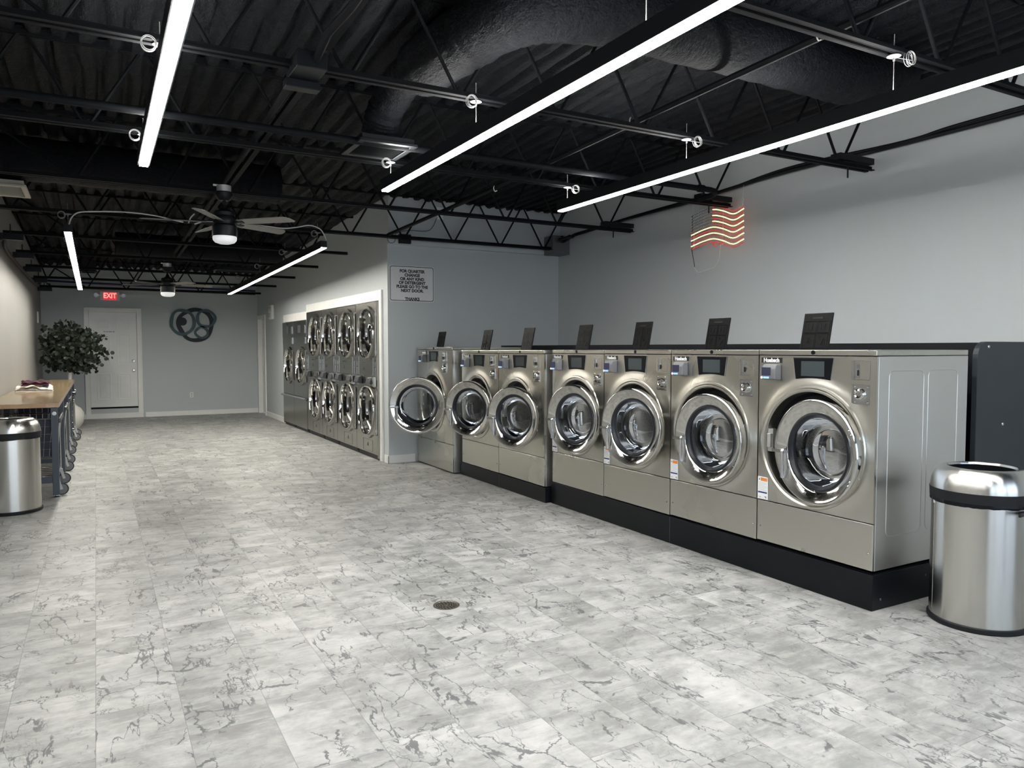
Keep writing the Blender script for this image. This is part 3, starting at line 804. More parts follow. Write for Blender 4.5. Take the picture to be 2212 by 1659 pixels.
# ------------------------------------------------------------------ ceiling fans
def fan(x, y, ztop, phase, label):
    r = thing('ceiling_fan', (x, y, ztop - 0.4), label, 'fan', 'black ceiling fans')
    A = ((0, 0, 1), (1, 0, 0), (0, 1, 0))
    MB().lathe([(0, 0), (0.062, 0), (0.062, -0.055), (0, -0.055)], (x, y, ztop), *A, 24).box(x - 0.09, x + 0.02, y - 0.012, y + 0.012, ztop - 0.008, ztop + 0.006).build('mounting_box', 'galv', r)
    MB().lathe([(0, -0.055), (0.073, -0.056), (0.075, -0.085), (0.06, -0.115), (0.04, -0.132), (0, -0.134)], (x, y, ztop), *A, 32).build('canopy', 'black', r)
    MB().cyl((x, y, ztop - 0.13), (x, y, ztop - 0.21), 0.013, 12).build('downrod', 'black', r)
    zt = ztop - 0.170
    def fs(pr): return [(a * 0.92, b * 1.14) for a, b in pr]
    MB().lathe(fs([(0, 0), (0.02, 0), (0.032, -0.03), (0.06, -0.045), (0.09, -0.052), (0.098, -0.06), (0.098, -0.085), (0.093, -0.088), (0.10, -0.1), (0.105, -0.135), (0.10, -0.15), (0.114, -0.165), (0.116, -0.215), (0.114, -0.245), (0.0, -0.245)]), (x, y, zt), *A, 40).build('motor_housing', 'black', r)
    MB().lathe(fs([(0.108, -0.243), (0.112, -0.255), (0.108, -0.275), (0.09, -0.292), (0.05, -0.302), (0, -0.304)]), (x, y, zt), *A, 40).build('lamp_bowl', 'fanlamp', r)
    zb = zt - 0.155
    for k in range(5):
        a = radians(phase + 72 * k)
        d = Vector((cos(a), sin(a), 0)); s_ = Vector((-sin(a), cos(a), 0))
        tilt = radians(-12)
        sv = s_ * cos(tilt) + Vector((0, 0, 1)) * sin(tilt)
        nv = d.cross(sv)
        c = Vector((x, y, zb))
        out = [(0.15, -0.045), (0.22, -0.055), (0.62, -0.062), (0.665, -0.02), (0.68, 0.045), (0.66, 0.062), (0.22, 0.055), (0.15, 0.045)]
        bl = MB().prism([c + d * p_ + sv * q - nv * 0.003 for p_, q in out], nv * 0.006).build('blade', 'blade', r, smooth=0)
        MB().obox(c + d * 0.14 - nv * 0.006, d, sv, nv, 0.055, 0.018, 0.004).build('blade_arm', 'black', bl, smooth=0)
    return r
fan(1.03, 7.12, 2.965, 28, 'black five-blade ceiling fan with round white lamp, nearer and larger of the two')
fan(1.0, 12.8, 2.835, 8, 'smaller-looking far black ceiling fan near the back wall')

# ------------------------------------------------------------------ exit sign, art, wall bits
r = thing('exit_sign', (0.29, YB, 2.46), 'lit red exit sign with two lamp heads over the white back door', 'sign')
MB().box(0.105, 0.475, YB - 0.045, YB - 0.001, 2.545, 2.735).build('sign_housing', 'label', r, smooth=0, bevel=0.006)
MB().box(0.165, 0.415, YB - 0.054, YB - 0.05, 2.56, 2.72).build('sign_face', 'exitred', r, smooth=0)
text('exit_letters', 'EXIT', 0.15, 'exitlet', r, (0.29, YB - 0.0555, 2.64), offset=0.004, sx=0.80)
for s_ in (-1, 1):
    MB().cyl((0.29 + s_ * 0.26, YB - 0.075, 2.65), (0.29 + s_ * 0.26, YB - 0.02, 2.65), 0.045, 20, 0.03).obox((0.29 + s_ * 0.19, YB - 0.03, 2.65), (1, 0, 0), (0, 1, 0), (0, 0, 1), 0.03, 0.012, 0.012).build('lamp_head', 'galv', r)

def ring(cx, cz, rx, rz, th, y0, d, ang=0, n=48, wob=0.02, seed=1):
    rnd = random.Random(seed)
    ph = [rnd.random() * 6 for _ in range(3)]
    vs = []; 
    for k in range(n):
        a = 2 * pi * k / n
        wv = 1 + wob * sin(3 * a + ph[0]) + wob * 0.6 * sin(5 * a + ph[1])
        t2 = th * (1 + 0.12 * sin(4 * a + ph[2]))
        for q, yy in ((0, y0), (0, y0 - d), (1, y0 - d), (1, y0)):
            x = (rx * wv - q * t2) * cos(a); z = (rz * wv - q * t2) * sin(a)
            vs.append((cx + x, yy - (0.006 if (q in (0, 1) and yy != y0) else 0), cz + z))
    fs = []
    for k in range(n):
        k2 = (k + 1) % n
        for i in range(4):
            j = (i + 1) % 4
            fs.append((k * 4 + i, k2 * 4 + i, k2 * 4 + j, k * 4 + j))
    return MB().add(vs, fs)
def ap(zx, zy):   # position on the back wall from the close-up measurement
    q = px_on_y(350 + zx / 13.82, 640 + zy / 13.82, YB)
    return q.x, q.z
sxm = ap(1000, 700)[0] - ap(900, 700)[0]; szm = -(ap(900, 800)[1] - ap(900, 700)[1])
sxm /= 100; szm /= 100
cx, cz = ap(950, 830)
r = thing('wall_sculpture', (cx, YB, cz), 'abstract sculpture of overlapping teal and navy rings on the back wall', 'wall art')
a, b = ap(1000, 850)
ring(a, b, 560 * sxm, 515 * szm, 0.085, YB - 0.002, 0.025, seed=2, wob=0.03).build('navy_ring', 'navy', r)
a, b = ap(610, 755)
MB().lathe([(0, -0.03), (125 * sxm, -0.028), (130 * sxm, 0)], (a, YB - 0.002, b), (0, 1, 0), (1, 0, 0), (0, 0, 1), 32).build('navy_disc', 'navy', r)
for (zx, zy, rx, rz, th, sd) in ((610, 775, 388, 400, 0.065, 3), (1310, 668, 312, 282, 0.058, 4), (1178, 1082, 220, 192, 0.052, 5)):
    a, b = ap(zx, zy)
    ring(a, b, rx * sxm, rz * szm, th, YB - 0.028, 0.022, seed=sd).build('teal_ring', 'teal', r)

def outlet(name, c, n, label, w_=0.07, h_=0.115, cat='outlet', mat='label'):
    x, y, z = c
    r = thing(name, c, label, cat)
    if n == 'y':
        MB().box(x - w_ / 2, x + w_ / 2, y - 0.006, y, z - h_ / 2, z + h_ / 2).build('cover_plate', mat, r, smooth=0, bevel=0.002)
        MB().box(x - w_ / 4, x + w_ / 4, y - 0.009, y - 0.006, z - h_ * 0.35, z - 0.006).box(x - w_ / 4, x + w_ / 4, y - 0.009, y - 0.006, z + 0.006, z + h_ * 0.35).build('socket', 'cream', r, smooth=0)
    else:
        s_ = 1 if n == 'x' else -1
        MB().box(min(x, x + s_ * 0.02), max(x, x + s_ * 0.02), y - w_ / 2, y + w_ / 2, z - h_ / 2, z + h_ / 2).build('cover_plate', mat, r, smooth=0, bevel=0.002)
        MB().box(min(x + s_ * 0.02, x + s_ * 0.025), max(x + s_ * 0.02, x + s_ * 0.025), y - w_ / 4, y + w_ / 4, z - h_ / 4, z + h_ / 4).build('switch', 'cream', r, smooth=0)
outlet('wall_outlet', (1.875, YB, 0.46), 'y', 'white outlet plate low on the back wall below the ring sculpture')
outlet('wall_switch', (XL, 17.2, 2.12), 'x', 'white switch plate on the left wall beside the plant', 0.1, 0.22, 'switch')
r = thing('emergency_light', (XD, 16.55, 2.3), 'white emergency light on the wall between the far doorway and the dryers', 'light')
MB().box(XD - 0.06, XD, 16.4, 16.7, 2.14, 2.44).build('lamp_body', 'white', r, smooth=0, bevel=0.012)
for z in (2.22, 2.36):
    MB().cyl((XD - 0.10, 16.55, z), (XD - 0.06, 16.55, z), 0.05, 20, 0.04).build('lamp_head', 'galv', r)

# quarter-change sign
r = thing('wall_sign', (3.63, YS, 2.36), 'white framed notice about quarter change and detergent, right of the dryers', 'sign')
sx0, sx1, sz0, sz1 = 3.345, 3.985, 2.125, 2.595
sc_ = YS / 9.2
sx0, sx1 = 3.30 * sc_ + 0.018, 3.945 * sc_
def rrect(x0, x1, z0, z1, rad, n=6):
    pts = []
    for cx_, cz_, a0 in ((x1 - rad, z1 - rad, 0), (x0 + rad, z1 - rad, 90), (x0 + rad, z0 + rad, 180), (x1 - rad, z0 + rad, 270)):
        for i in range(n + 1):
            a = radians(a0 + 90 * i / n)
            pts.append((cx_ + rad * cos(a), cz_ + rad * sin(a)))
    return pts
sz0, sz1 = 2.133, 2.607
MB().prism([(x, YS - 0.005, z) for x, z in rrect(sx0, sx1, sz0, sz1, 0.035)], (0, 0.005, 0)).build('sign_board', 'signwhite', r, smooth=0)
o_ = rrect(sx0 + 0.010, sx1 - 0.010, sz0 + 0.010, sz1 - 0.010, 0.03); i_ = rrect(sx0 + 0.018, sx1 - 0.018, sz0 + 0.018, sz1 - 0.018, 0.024)
nn = len(o_)
MB().add([(x, YS - 0.0062, z) for x, z in o_] + [(x, YS - 0.0062, z) for x, z in i_], [(k, (k + 1) % nn, nn + (k + 1) % nn, nn + k) for k in range(nn)]).build('border_line', 'ink', r, smooth=0)
mx = (sx0 + sx1) / 2
for s_, z in (('FOR QUARTER', 2.533), ('CHANGE', 2.481), ('OR ANY KIND', 2.430), ('OF DETERGENT', 2.380), ('PLEASE GO TO THE', 2.329), ('NEXT DOOR.', 2.277), ('THANKS', 2.168)):
    text('sign_text', s_, 0.054, 'ink', r, (mx + 0.003, YS - 0.0062, z), offset=0.0026, sx=0.97 if len(s_) < 14 else 0.93, depth=0.0004)

# ------------------------------------------------------------------ washers
def hole_panel(mb, x, y0, y1, z0, z1, cy, cz, r, emboss=0.012, n=72):
    ang = sorted(set([2 * pi * k / n for k in range(n)] + [math.atan2(z - cz, y - cy) % (2 * pi) for y in (y0, y1) for z in (z0, z1)]))
    S = [0, 0.06, 0.13, 0.22, 0.34, 0.5, 0.75, 1.0]
    vs = []; m = len(S)
    for a in ang:
        c, s_ = cos(a), sin(a)
        t = 1e9
        if c > 1e-9: t = min(t, (y1 - cy) / c)
        if c < -1e-9: t = min(t, (y0 - cy) / c)
        if s_ > 1e-9: t = min(t, (z1 - cz) / s_)
        if s_ < -1e-9: t = min(t, (z0 - cz) / s_)
        for q in S:
            rr = r + (t - r) * q
            e = max(0.0, 1 - (rr - r) / 0.075)
            lim = min(1.0, (t - r) / 0.075)
            vs.append((x - emboss * e * e * (3 - 2 * e) * (1 - q), cy + rr * c, cz + rr * s_))
    fs = []
    k_ = len(ang)
    for k in range(k_):
        k2 = (k + 1) % k_
        for i in range(m - 1):
            fs.append((k * m + i, k2 * m + i, k2 * m + i + 1, k * m + i + 1))
    mb.add(vs, fs)

def washer(wx, y0, y1, zb, zt, seam, door, bezel, label, depth=0.90, ctl=1.0, side='steel_side'):
    """front faces -X. door=(hingeY, hingeX, R, angle, zc) ; bezel=(cy, cz, R)"""
    yc = (y0 + y1) / 2; W = y1 - y0
    r = thing('front_load_washer', (wx + depth / 2, yc, zb), label, 'washing machine', 'stainless front-load washers')
    g = 0.0035
    a, b = y0 + g, y1 - g
    ztop = zt - 0.036
    # cabinet: shell with an open front behind the door panel
    cb = MB()
    cb.box(wx + 0.02, wx + depth, a, a + 0.02, zb, ztop).box(wx + 0.02, wx + depth, b - 0.02, b, zb, ztop).box(wx + depth - 0.02, wx + depth, a + 0.02, b - 0.02, zb, ztop)
    cb.box(wx + 0.02, wx + depth - 0.02, a + 0.02, b - 0.02, zb, zb + 0.02)
    cab = cb.build('cabinet', side, r, smooth=0, bevel=0.003)
    # embossed side rectangles (pressed outlines)
    if y0 < 3:
        em = MB()
        for xa, xb_ in ((wx + 0.115, wx + 0.445), (wx + 0.49, wx + 0.79)):
            o_ = rrect(xa, xb_, zb + 0.19, zb + 1.155, 0.04, 8)
            em.tube([(x, a - 0.0005, z) for x, z in o_ + [o_[0]]], 0.0022, 6)
        em.build('pressed_panel_lines', side, cab)
    # top
    tp = MB().box(wx - 0.004, wx + depth, a, b, ztop + 0.003, zt)
    tpo = tp.build('top_panel', 'steel', r, smooth=0, bevel=0.004)
    MB().cyl((wx - 0.008, yc + 0.0, ztop + 0.02), (wx - 0.003, yc, ztop + 0.02), 0.0135, 20).build('lock', 'plastic', tpo)
    # front door panel with pressed hole
    by, bz, bR = bezel
    fp = MB()
    hole_panel(fp, wx, a, b, seam + 0.003, ztop - 0.002, by, bz, bR)
    fp.box(wx + 0.0015, wx + 0.02, a, a + 0.012, seam + 0.003, ztop - 0.002).box(wx + 0.0015, wx + 0.02, b - 0.012, b, seam + 0.003, ztop - 0.002)
    fp.box(wx + 0.0015, wx + 0.02, a + 0.012, b - 0.012, seam + 0.003, seam + 0.012)
    fpo = fp.build('front_panel', 'steel', r, smooth=50)
    lp = MB().box(wx, wx + 0.02, a, b, zb + 0.003, seam - 0.003).build('lower_panel', 'steel', r, smooth=0, bevel=0.003)
    sc2 = MB()
    for yy in (a + 0.03, b - 0.03):
        sc2.lathe([(0, -0.003), (0.005, -0.002), (0.006, 0)], (wx, yy, zb + 0.10), (1, 0, 0), (0, 1, 0), (0, 0, 1), 10)
    sc2.build('screws', 'chrome2', lp)
    AX = ((-1, 0, 0), (0, 1, 0), (0, 0, 1))
    MB().lathe([(bR + 0.004, 0.012), (bR, 0.022), (bR - 0.012, 0.024), (bR - 0.022, 0.016), (bR - 0.030, 0.018), (bR - 0.038, 0.016), (bR - 0.042, 0.0), (bR - 0.044, -0.05)], (wx, by, bz), *AX, 96).build('bezel_ring', 'steel', r)
    ri = bR - 0.044
    MB().lathe([(ri, -0.05), (ri - 0.02, -0.075), (ri * 0.80, -0.08), (ri * 0.78, -0.055), (ri * 0.74, -0.07), (ri * 0.74, -0.13)], (wx, by, bz), *AX, 72).build('tub_gasket', 'rubber', r)
    dr = MB().lathe([(ri * 0.745, -0.12), (ri * 0.80, -0.14), (ri * 0.80, -0.50), (ri * 0.77, -0.53), (ri * 0.5, -0.53), (ri * 0.48, -0.515), (ri * 0.3, -0.52), (ri * 0.28, -0.50), (0.0, -0.50)], (wx, by, bz), *AX, 72).build('drum', 'drum', r)
    lf = MB()
    for k in range(3):
        an = radians(100 + 120 * k)
        e = Vector((0, cos(an), sin(an))); t_ = Vector((0, -sin(an), cos(an)))
        c = Vector((wx + 0.33, by, bz)) + e * (ri * 0.74)
        lf.obox(c, (1, 0, 0), t_, e, 0.17, 0.025, ri * 0.07)
    lf.build('drum_lifters', 'drum', dr, bevel=0.01)
    # door
    hy, hx, R, th, zc = door
    th = radians(th)
    d = Vector((-sin(th), cos(th), 0)); nrm = Vector((-cos(th), -sin(th), 0)); up = Vector((0, 0, 1))
    c = Vector((hx, hy, zc)) + d * R
    ri_ = 0.735 * R
    ring_ = MB().lathe([(ri_, -0.06), (ri_, -0.036), (ri_ + 0.004, -0.031), (ri_ + 0.012, -0.027), (R * 0.86, -0.013), (R * 0.93, -0.005), (R - 0.012, -0.001), (R - 0.005, -0.003), (R - 0.001, -0.009), (R, -0.018), (R, -0.055), (R - 0.01, -0.065), (ri_ + 0.01, -0.065)], c, nrm, d, up, 96, close=True)
    dob = ring_.build('door', 'chrome', r, smooth=50)
    MB().lathe([(ri_, -0.034), (ri_ - 0.010, -0.032), (ri_ - 0.022, -0.045), (ri_ * 0.885, -0.052), (ri_ * 0.87, -0.07), (ri_ * 0.9, -0.085), (ri_ + 0.004, -0.085), (ri_ + 0.004, -0.04)], c, nrm, d, up, 80, close=True).build('door_seal', 'gasket', dob)
    rg_ = ri_ * 0.875
    MB().lathe([(rg_, -0.058), (rg_ * 0.985, -0.068), (rg_ * 0.93, -0.11), (rg_ * 0.86, -0.145), (rg_ * 0.80, -0.155), (rg_ * 0.6, -0.148), (rg_ * 0.3, -0.145), (0.0005, -0.145)], c, nrm, d, up, 80).build('door_glass', 'glass', dob, smooth=60)
    # handle
    h = MB()
    hz = -0.02 * R / 0.32
    hb = c + d * (R * 0.82) + up * hz + nrm * 0.004
    h.obox(hb, d, up, nrm, R * 0.17, 0.010, 0.016)
    gp = c + d * (R * 0.69) + nrm * 0.022
    pts = [gp + up * (hz + 0.008) - nrm * 0.02, gp + up * (hz + 0.006), gp + up * (hz - 0.015) + nrm * 0.002, gp + up * (hz - 0.10), gp + up * (hz - 0.158), gp + up * (hz - 0.168)]
    h.tube(bez(pts, 4), 0.0125, 12, rad=lambda i: 0.0125 if i < 19 else 0.009)
    h.build('door_handle', 'chrome2', dob, smooth=50, bevel=0.003)
    for zz in (-0.16, -0.135, 0.135, 0.16):
        q = c - d * sqrt(max((R - 0.016) ** 2 - zz ** 2, 0)) + up * zz
        MB().lathe([(0, 0.006), (0.005, 0.005), (0.007, 0.0)], q, nrm, d, up, 12).build('rivet', 'chrome2', dob)
    # hinge bracket
    hg = MB()
    for s_ in (-1, 1):
        p0 = Vector((wx + 0.01, by - bR + 0.055, zc + s_ * 0.11)); p1 = c - d * (R - 0.02) - nrm * 0.045 + up * s_ * 0.11
        hg.bar(p0, p1, 0.006, 0.028)
    p0 = Vector((wx + 0.03, by - bR + 0.055, zc))
    hg.obox(p0, (1, 0, 0), (0, 1, 0), (0, 0, 1), 0.012, 0.004, 0.14)
    hg.build('hinge', 'galv', r, bevel=0.002)
    lt = MB()
    q = Vector((wx + 0.012, by + ri - 0.022, zc + 0.03))
    lt.obox(q, (1, 0, 0), (0, 1, 0), (0, 0, 1), 0.018, 0.02, 0.075).obox(q - Vector((0.025, 0.004, 0)), (1, 0, 0), (0, 1, 0), (0, 0, 1), 0.014, 0.014, 0.045)
    lt.build('latch', 'galv', r, smooth=0, bevel=0.003)
    # control panel
    xf = wx - 0.001
    k = ctl
    top = ztop - 0.014
    def fp_(u, v): return (xf, yc - 0.0 - u * k, top + v)      # u to the right as seen
    T = [(-0.148, 0), (0.148, 0), (0.128, -0.134)]
    arc = [(0.128 - 0.256 * i / 8, -0.134 + 0.010 * sin(pi * i / 8)) for i in range(9)]
    o_ = [(-0.148, 0), (0.148, 0)] + arc
    cp = MB().prism([(x_ - 0.006, y_, z_) for x_, y_, z_ in (fp_(u, v) for u, v in o_)], (0.006, 0, 0)).build('control_panel', 'plastic', r, smooth=0, bevel=0.002)
    rim = MB().tube([(xf - 0.003, y_, z_) for _, y_, z_ in (fp_(u, v) for u, v in o_ + [o_[0]])], 0.0028, 6).build('control_rim', 'chrome2', cp)
    MB().box(xf - 0.0075, xf - 0.006, yc - 0.085 * k, yc + 0.085 * k, top - 0.113, top - 0.02).build('display', 'screen', cp, smooth=0)
    # logo plate, top left as seen
    ly = yc + 0.325 * k
    lz = top - 0.018
    lg = MB().box(xf - 0.002, xf, ly - 0.085 * k, ly + 0.085 * k, lz - 0.017, lz + 0.017).build('name_plate', 'ink', r, smooth=0)
    text('name_letters', 'Huebsch', 0.037, 'label', lg, (xf - 0.0032, ly, lz - 0.001), (0, -1, 0), (0, 0, 1), offset=0.0018, sx=1.0 * k, depth=0.0006)
    # card reader
    ry0, ry1 = yc + 0.185 * k + 0.06, yc + 0.185 * k + 0.06 + 0.112 * k
    rz1 = lz - 0.026; rz0 = rz1 - 0.10
    cr = MB().prism([(xf, ry0, rz0), (xf, ry0, rz1), (xf - 0.042, ry0, rz1), (xf - 0.060, ry0, rz1 - 0.03), (xf - 0.060, ry0, rz0 + 0.005), (xf - 0.048, ry0, rz0)], (0, ry1 - ry0, 0)).build('card_reader', 'grey', r, smooth=0, bevel=0.005)
    MB().obox((xf - 0.0615, (ry0 + ry1) / 2 + 0.015 * k, rz0 + 0.054), (1, 0, 0), (0, 1, 0), (0, 0, 1), 0.002, 0.036 * k, 0.026).build('reader_screen', 'bluescreen', cr, smooth=0)
    MB().obox((xf - 0.0615, (ry0 + ry1) / 2 + 0.015 * k, rz0 + 0.014), (1, 0, 0), (0, 1, 0), (0, 0, 1), 0.002, 0.022 * k, 0.006).build('blue_indicator', 'blueled', cr, smooth=0)
    MB().lathe([(0, 0.003), (0.008, 0.003), (0.008, 0)], (xf - 0.062, ry1 - 0.006, rz0 + 0.014), (-1, 0, 0), (0, 1, 0), (0, 0, 1), 14).build('white_indicator', 'whiteled', cr)
    # coin slot and coin vault, right as seen
    cy1 = yc - 0.275 * k; cy0 = cy1 - 0.115 * k
    cz1 = top - 0.012
    cs_ = MB()
    t_ = 0.003
    cs_.box(xf - 0.004, xf, cy0, cy1, cz1 - t_, cz1).box(xf - 0.004, xf, cy0, cy1, cz1 - 0.112, cz1 - 0.109).box(xf - 0.004, xf, cy0, cy0 + t_, cz1 - 0.109, cz1 - t_).box(xf - 0.012, xf, cy1 - 0.016, cy1, cz1 - 0.109, cz1 - t_)
    cs_.box(xf - 0.006, xf, cy1 - 0.046, cy1 - 0.030, cz1 - 0.045, cz1 - 0.02).box(xf - 0.012, xf, cy1 - 0.05, cy1 - 0.024, cz1 - 0.098, cz1 - 0.091)
    cso = cs_.build('coin_slot', 'chrome2', r, smooth=0)
    MB().box(xf - 0.007, xf, cy1 - 0.040, cy1 - 0.034, cz1 - 0.088, cz1 - 0.055).build('slot', 'dark', cso, smooth=0)
    vz1 = cz1 - 0.138
    cv = MB()
    cv.box(xf - 0.006, xf, cy0, cy1, vz1 - 0.115, vz1).box(xf - 0.010, xf, cy1 - 0.012, cy1 - 0.004, vz1 - 0.11, vz1 - 0.004)
    for yy in (cy0 + 0.012, cy1 - 0.02):
        for zz in (vz1 - 0.013, vz1 - 0.102):
            cv.lathe([(0, 0.004), (0.005, 0.003), (0.006, 0)], (xf - 0.006, yy, zz), (-1, 0, 0), (0, 1, 0), (0, 0, 1), 10)
    ccy = (cy0 + cy1) / 2
    cvo = cv.build('coin_vault', 'chrome2', r, smooth=40)
    MB().lathe([(0.0, 0.014), (0.014, 0.014), (0.016, 0.02), (0.022, 0.024), (0.030, 0.022), (0.034, 0.012), (0.036, 0)], (xf - 0.006, ccy, vz1 - 0.056), (-1, 0, 0), (0, 1, 0), (0, 0, 1), 32).build('vault_lock', 'chrome', cvo)
    # warning label, lower left as seen
    if y0 < 5.2 or abs(y0 - 5.28) < 0.05:
        la = b - 0.006; lb = la - 0.086 * k; lz1 = seam + 0.155; lz0 = seam + 0.006
        xf = wx - 0.0055
        wl = MB().box(xf - 0.0012, wx + 0.002, lb, la, lz0, lz1).build('warning_label', 'label', r, smooth=0)
        MB().box(xf - 0.0018, xf - 0.0012, lb + 0.006, la - 0.026, lz1 - 0.028, lz1 - 0.006).build('orange_band', 'orange', wl, smooth=0)
        MB().box(xf - 0.0018, xf - 0.0012, lb + 0.006, la - 0.004, lz0 + 0.040, lz0 + 0.050).build('blue_band', 'navyink', wl, smooth=0)
        gl = MB()
        for j in range(11):
            z_ = lz1 - 0.036 - j * 0.0062
            if z_ > lz0 + 0.053: gl.box(xf - 0.0016, xf - 0.0012, lb + 0.008 + (j % 4 == 3) * 0.02, la - 0.006, z_ - 0.0012, z_)
        gl.build('printed_lines', 'inkgrey', wl, smooth=0)
        pk = MB()
        pk.prism([(xf - 0.0018, la - 0.010, lz1 - 0.022), (xf - 0.0018, la - 0.020, lz1 - 0.022), (xf - 0.0018, la - 0.015, lz1 - 0.008)], (0.0004, 0, 0))
        pk.tube([(xf - 0.0015, la - 0.02 - 0.007 * cos(q_), lz0 + 0.018 - 0.007 * sin(q_)) for q_ in [j * 0.3 for j in range(12)]], 0.001, 4)
        pk.box(xf - 0.0018, xf - 0.0012, lb + 0.014, lb + 0.026, lz0 + 0.016, lz0 + 0.02).box(xf - 0.0018, xf - 0.0012, lb + 0.012, lb + 0.016, lz0 + 0.008, lz0 + 0.018)
        pk.build('pictograms', 'ink', wl, smooth=0)
        xf = wx - 0.001
    # raised soap lid
    lw = 0.108 * k; base = Vector((wx + 0.13, yc + 0.105 * k, zt)); lean = Vector((0.20, 0, 1)).normalized(); H = 0.238
    if y0 > 8: H = 0.20
    sd_ = Vector((0, 1, 0)); no = lean.cross(sd_); 
    if no.x > 0: no = -no
    sl = MB().obox(base + lean * (H / 2 + 0.001), sd_, lean, no, lw, H / 2, 0.006)
    cc = base + lean * (H / 2) + no * 0.0075
    for s1 in (-1, 1):
        for s2, hh in ((0.55, 0.16), (-0.42, 0.26)):
            pass
    ln = MB()
    gw = 0.0018
    def seg(p_, q_):
        ln.bar(cc + sd_ * (-p_[0] * lw) + lean * p_[1] * H / 2, cc + sd_ * (-q_[0] * lw) + lean * q_[1] * H / 2, gw * 2, gw)
    for x0_, x1_ in ((-0.86, -0.04), (0.04, 0.86)):
        for z0_, z1_ in ((-0.9, -0.12), (-0.06, 0.55)):
            for p_, q_ in (((x0_, z0_), (x1_, z0_)), ((x1_, z0_), (x1_, z1_)), ((x1_, z1_), (x0_, z1_)), ((x0_, z1_), (x0_, z0_))):
                seg(p_, q_)
    for cx_ in (-0.45, 0.45):   # cup marks
        for p_, q_ in (((cx_ - 0.18, 0.42), (cx_ - 0.12, 0.08)), ((cx_ - 0.12, 0.08), (cx_ + 0.12, 0.08)), ((cx_ + 0.12, 0.08), (cx_ + 0.18, 0.42))):
            seg(p_, q_)
    for j in range(6):          # flower and triangle marks
        aa = j * pi / 3
        seg((-0.45, -0.5), (-0.45 + 0.2 * cos(aa), -0.5 + 0.22 * sin(aa)))
    for p_, q_ in (((0.45, -0.75), (0.75, -0.75)), ((0.75, -0.75), (0.62, -0.4)), ((0.62, -0.4), (0.45, -0.75)), ((0.2, -0.2), (0.26, -0.42)), ((0.26, -0.42), (0.36, -0.25))):
        seg(p_, q_)
    slo = sl.build('soap_lid', 'lid', r, smooth=0, bevel=0.004)
    ln.build('moulded_marks', 'plastic', slo, smooth=0)
    MB().obox(base + lean * (H * 0.865) + no * 0.0072, sd_, lean, no, lw * 0.36, 0.006, 0.001).build('pull_slot', 'dark', slo, smooth=0)
    return r

LG = 'stainless washer with raised black lid, '
washer(3.87, 2.683, 3.546, 0.232, 1.509, 0.508, (2.72, 3.756, 0.325, -5.5, 0.886), (3.12, 0.905, 0.383), LG + 'nearest of the row, side panel visible', ctl=1.0)
washer(3.87, 3.548, 4.419, 0.226, 1.508, 0.508, (3.603, 3.769, 0.320, 2, 0.878), (3.99, 0.900, 0.376), LG + 'second from the near end')
washer(3.87, 4.421, 5.286, 0.220, 1.506, 0.508, (4.41, 3.76, 0.314, 10.3, 0.886), (4.86, 0.895, 0.370), LG + 'third from the near end')
washer(3.87, 5.288, 6.130, 0.215, 1.504, 0.515, (5.22, 3.745, 0.307, 12.8, 0.889), (5.70, 0.900, 0.366), LG + 'fourth, last one on the higher black plinth')
washer(3.813, 6.186, 7.134, 0.158, 1.499, 0.443, (6.20, 3.73, 0.308, 23.4, 0.828), (6.72, 0.848, 0.368), LG + 'right-hand one of the pair on the lower plinth', depth=0.95)
washer(3.813, 7.138, 8.065, 0.155, 1.496, 0.441, (7.16, 3.72, 0.308, 28.5, 0.848), (7.63, 0.856, 0.366), LG + 'left-hand one of the pair on the lower plinth', depth=0.95)
washer(3.732, 8.155, 9.28, 0.012, 1.533, 0.352, (8.245, 3.67, 0.346, 56.2, 0.824), (8.74, 0.838, 0.385), LG + 'farthest, on the floor, door wide open', depth=1.0)

def plinth(x0, x1, y0, y1, h, label):
    r = thing('washer_plinth', ((x0 + x1) / 2, (y0 + y1) / 2, 0), label, 'plinth', 'black washer plinths')
    MB().box(x0, x1, y0, y1, 0.001, h).build('base_box', 'plinth', r, smooth=0, bevel=0.003)
    t = MB()
    t.box(x0 - 0.0015, x0 + 0.001, (y0 + y1) / 2 - 0.0015, (y0 + y1) / 2 + 0.0015, 0.01, h - 0.005)
    t.build('joint_line', 'greydark', r, smooth=0)
    if y0 < 3:
        s_ = MB()
        for xx, zz in ((3.95, 0.06), (4.38, 0.14)):
            s_.lathe([(0, -0.002), (0.007, -0.001), (0.008, 0)], (xx, y0, zz), (0, 1, 0), (1, 0, 0), (0, 0, 1), 12)
        s_.build('screws', 'greydark', r)
plinth(3.872, 4.895, 2.684, 6.155, 0.211, 'tall black plinth under the four nearest washers')
plinth(3.815, 4.895, 6.17, 8.10, 0.150, 'lower black plinth under the two middle washers')
MB_ = MB().box(3.90, 4.88, 2.70, 6.13, 0.2115, 0.2145)
tag(MB_.build('washer_base_frame', 'plinth', loc=(4.4, 4.4, 0.2115), smooth=0), 'thin black steel frame between the tall plinth and the near washers', 'frame')

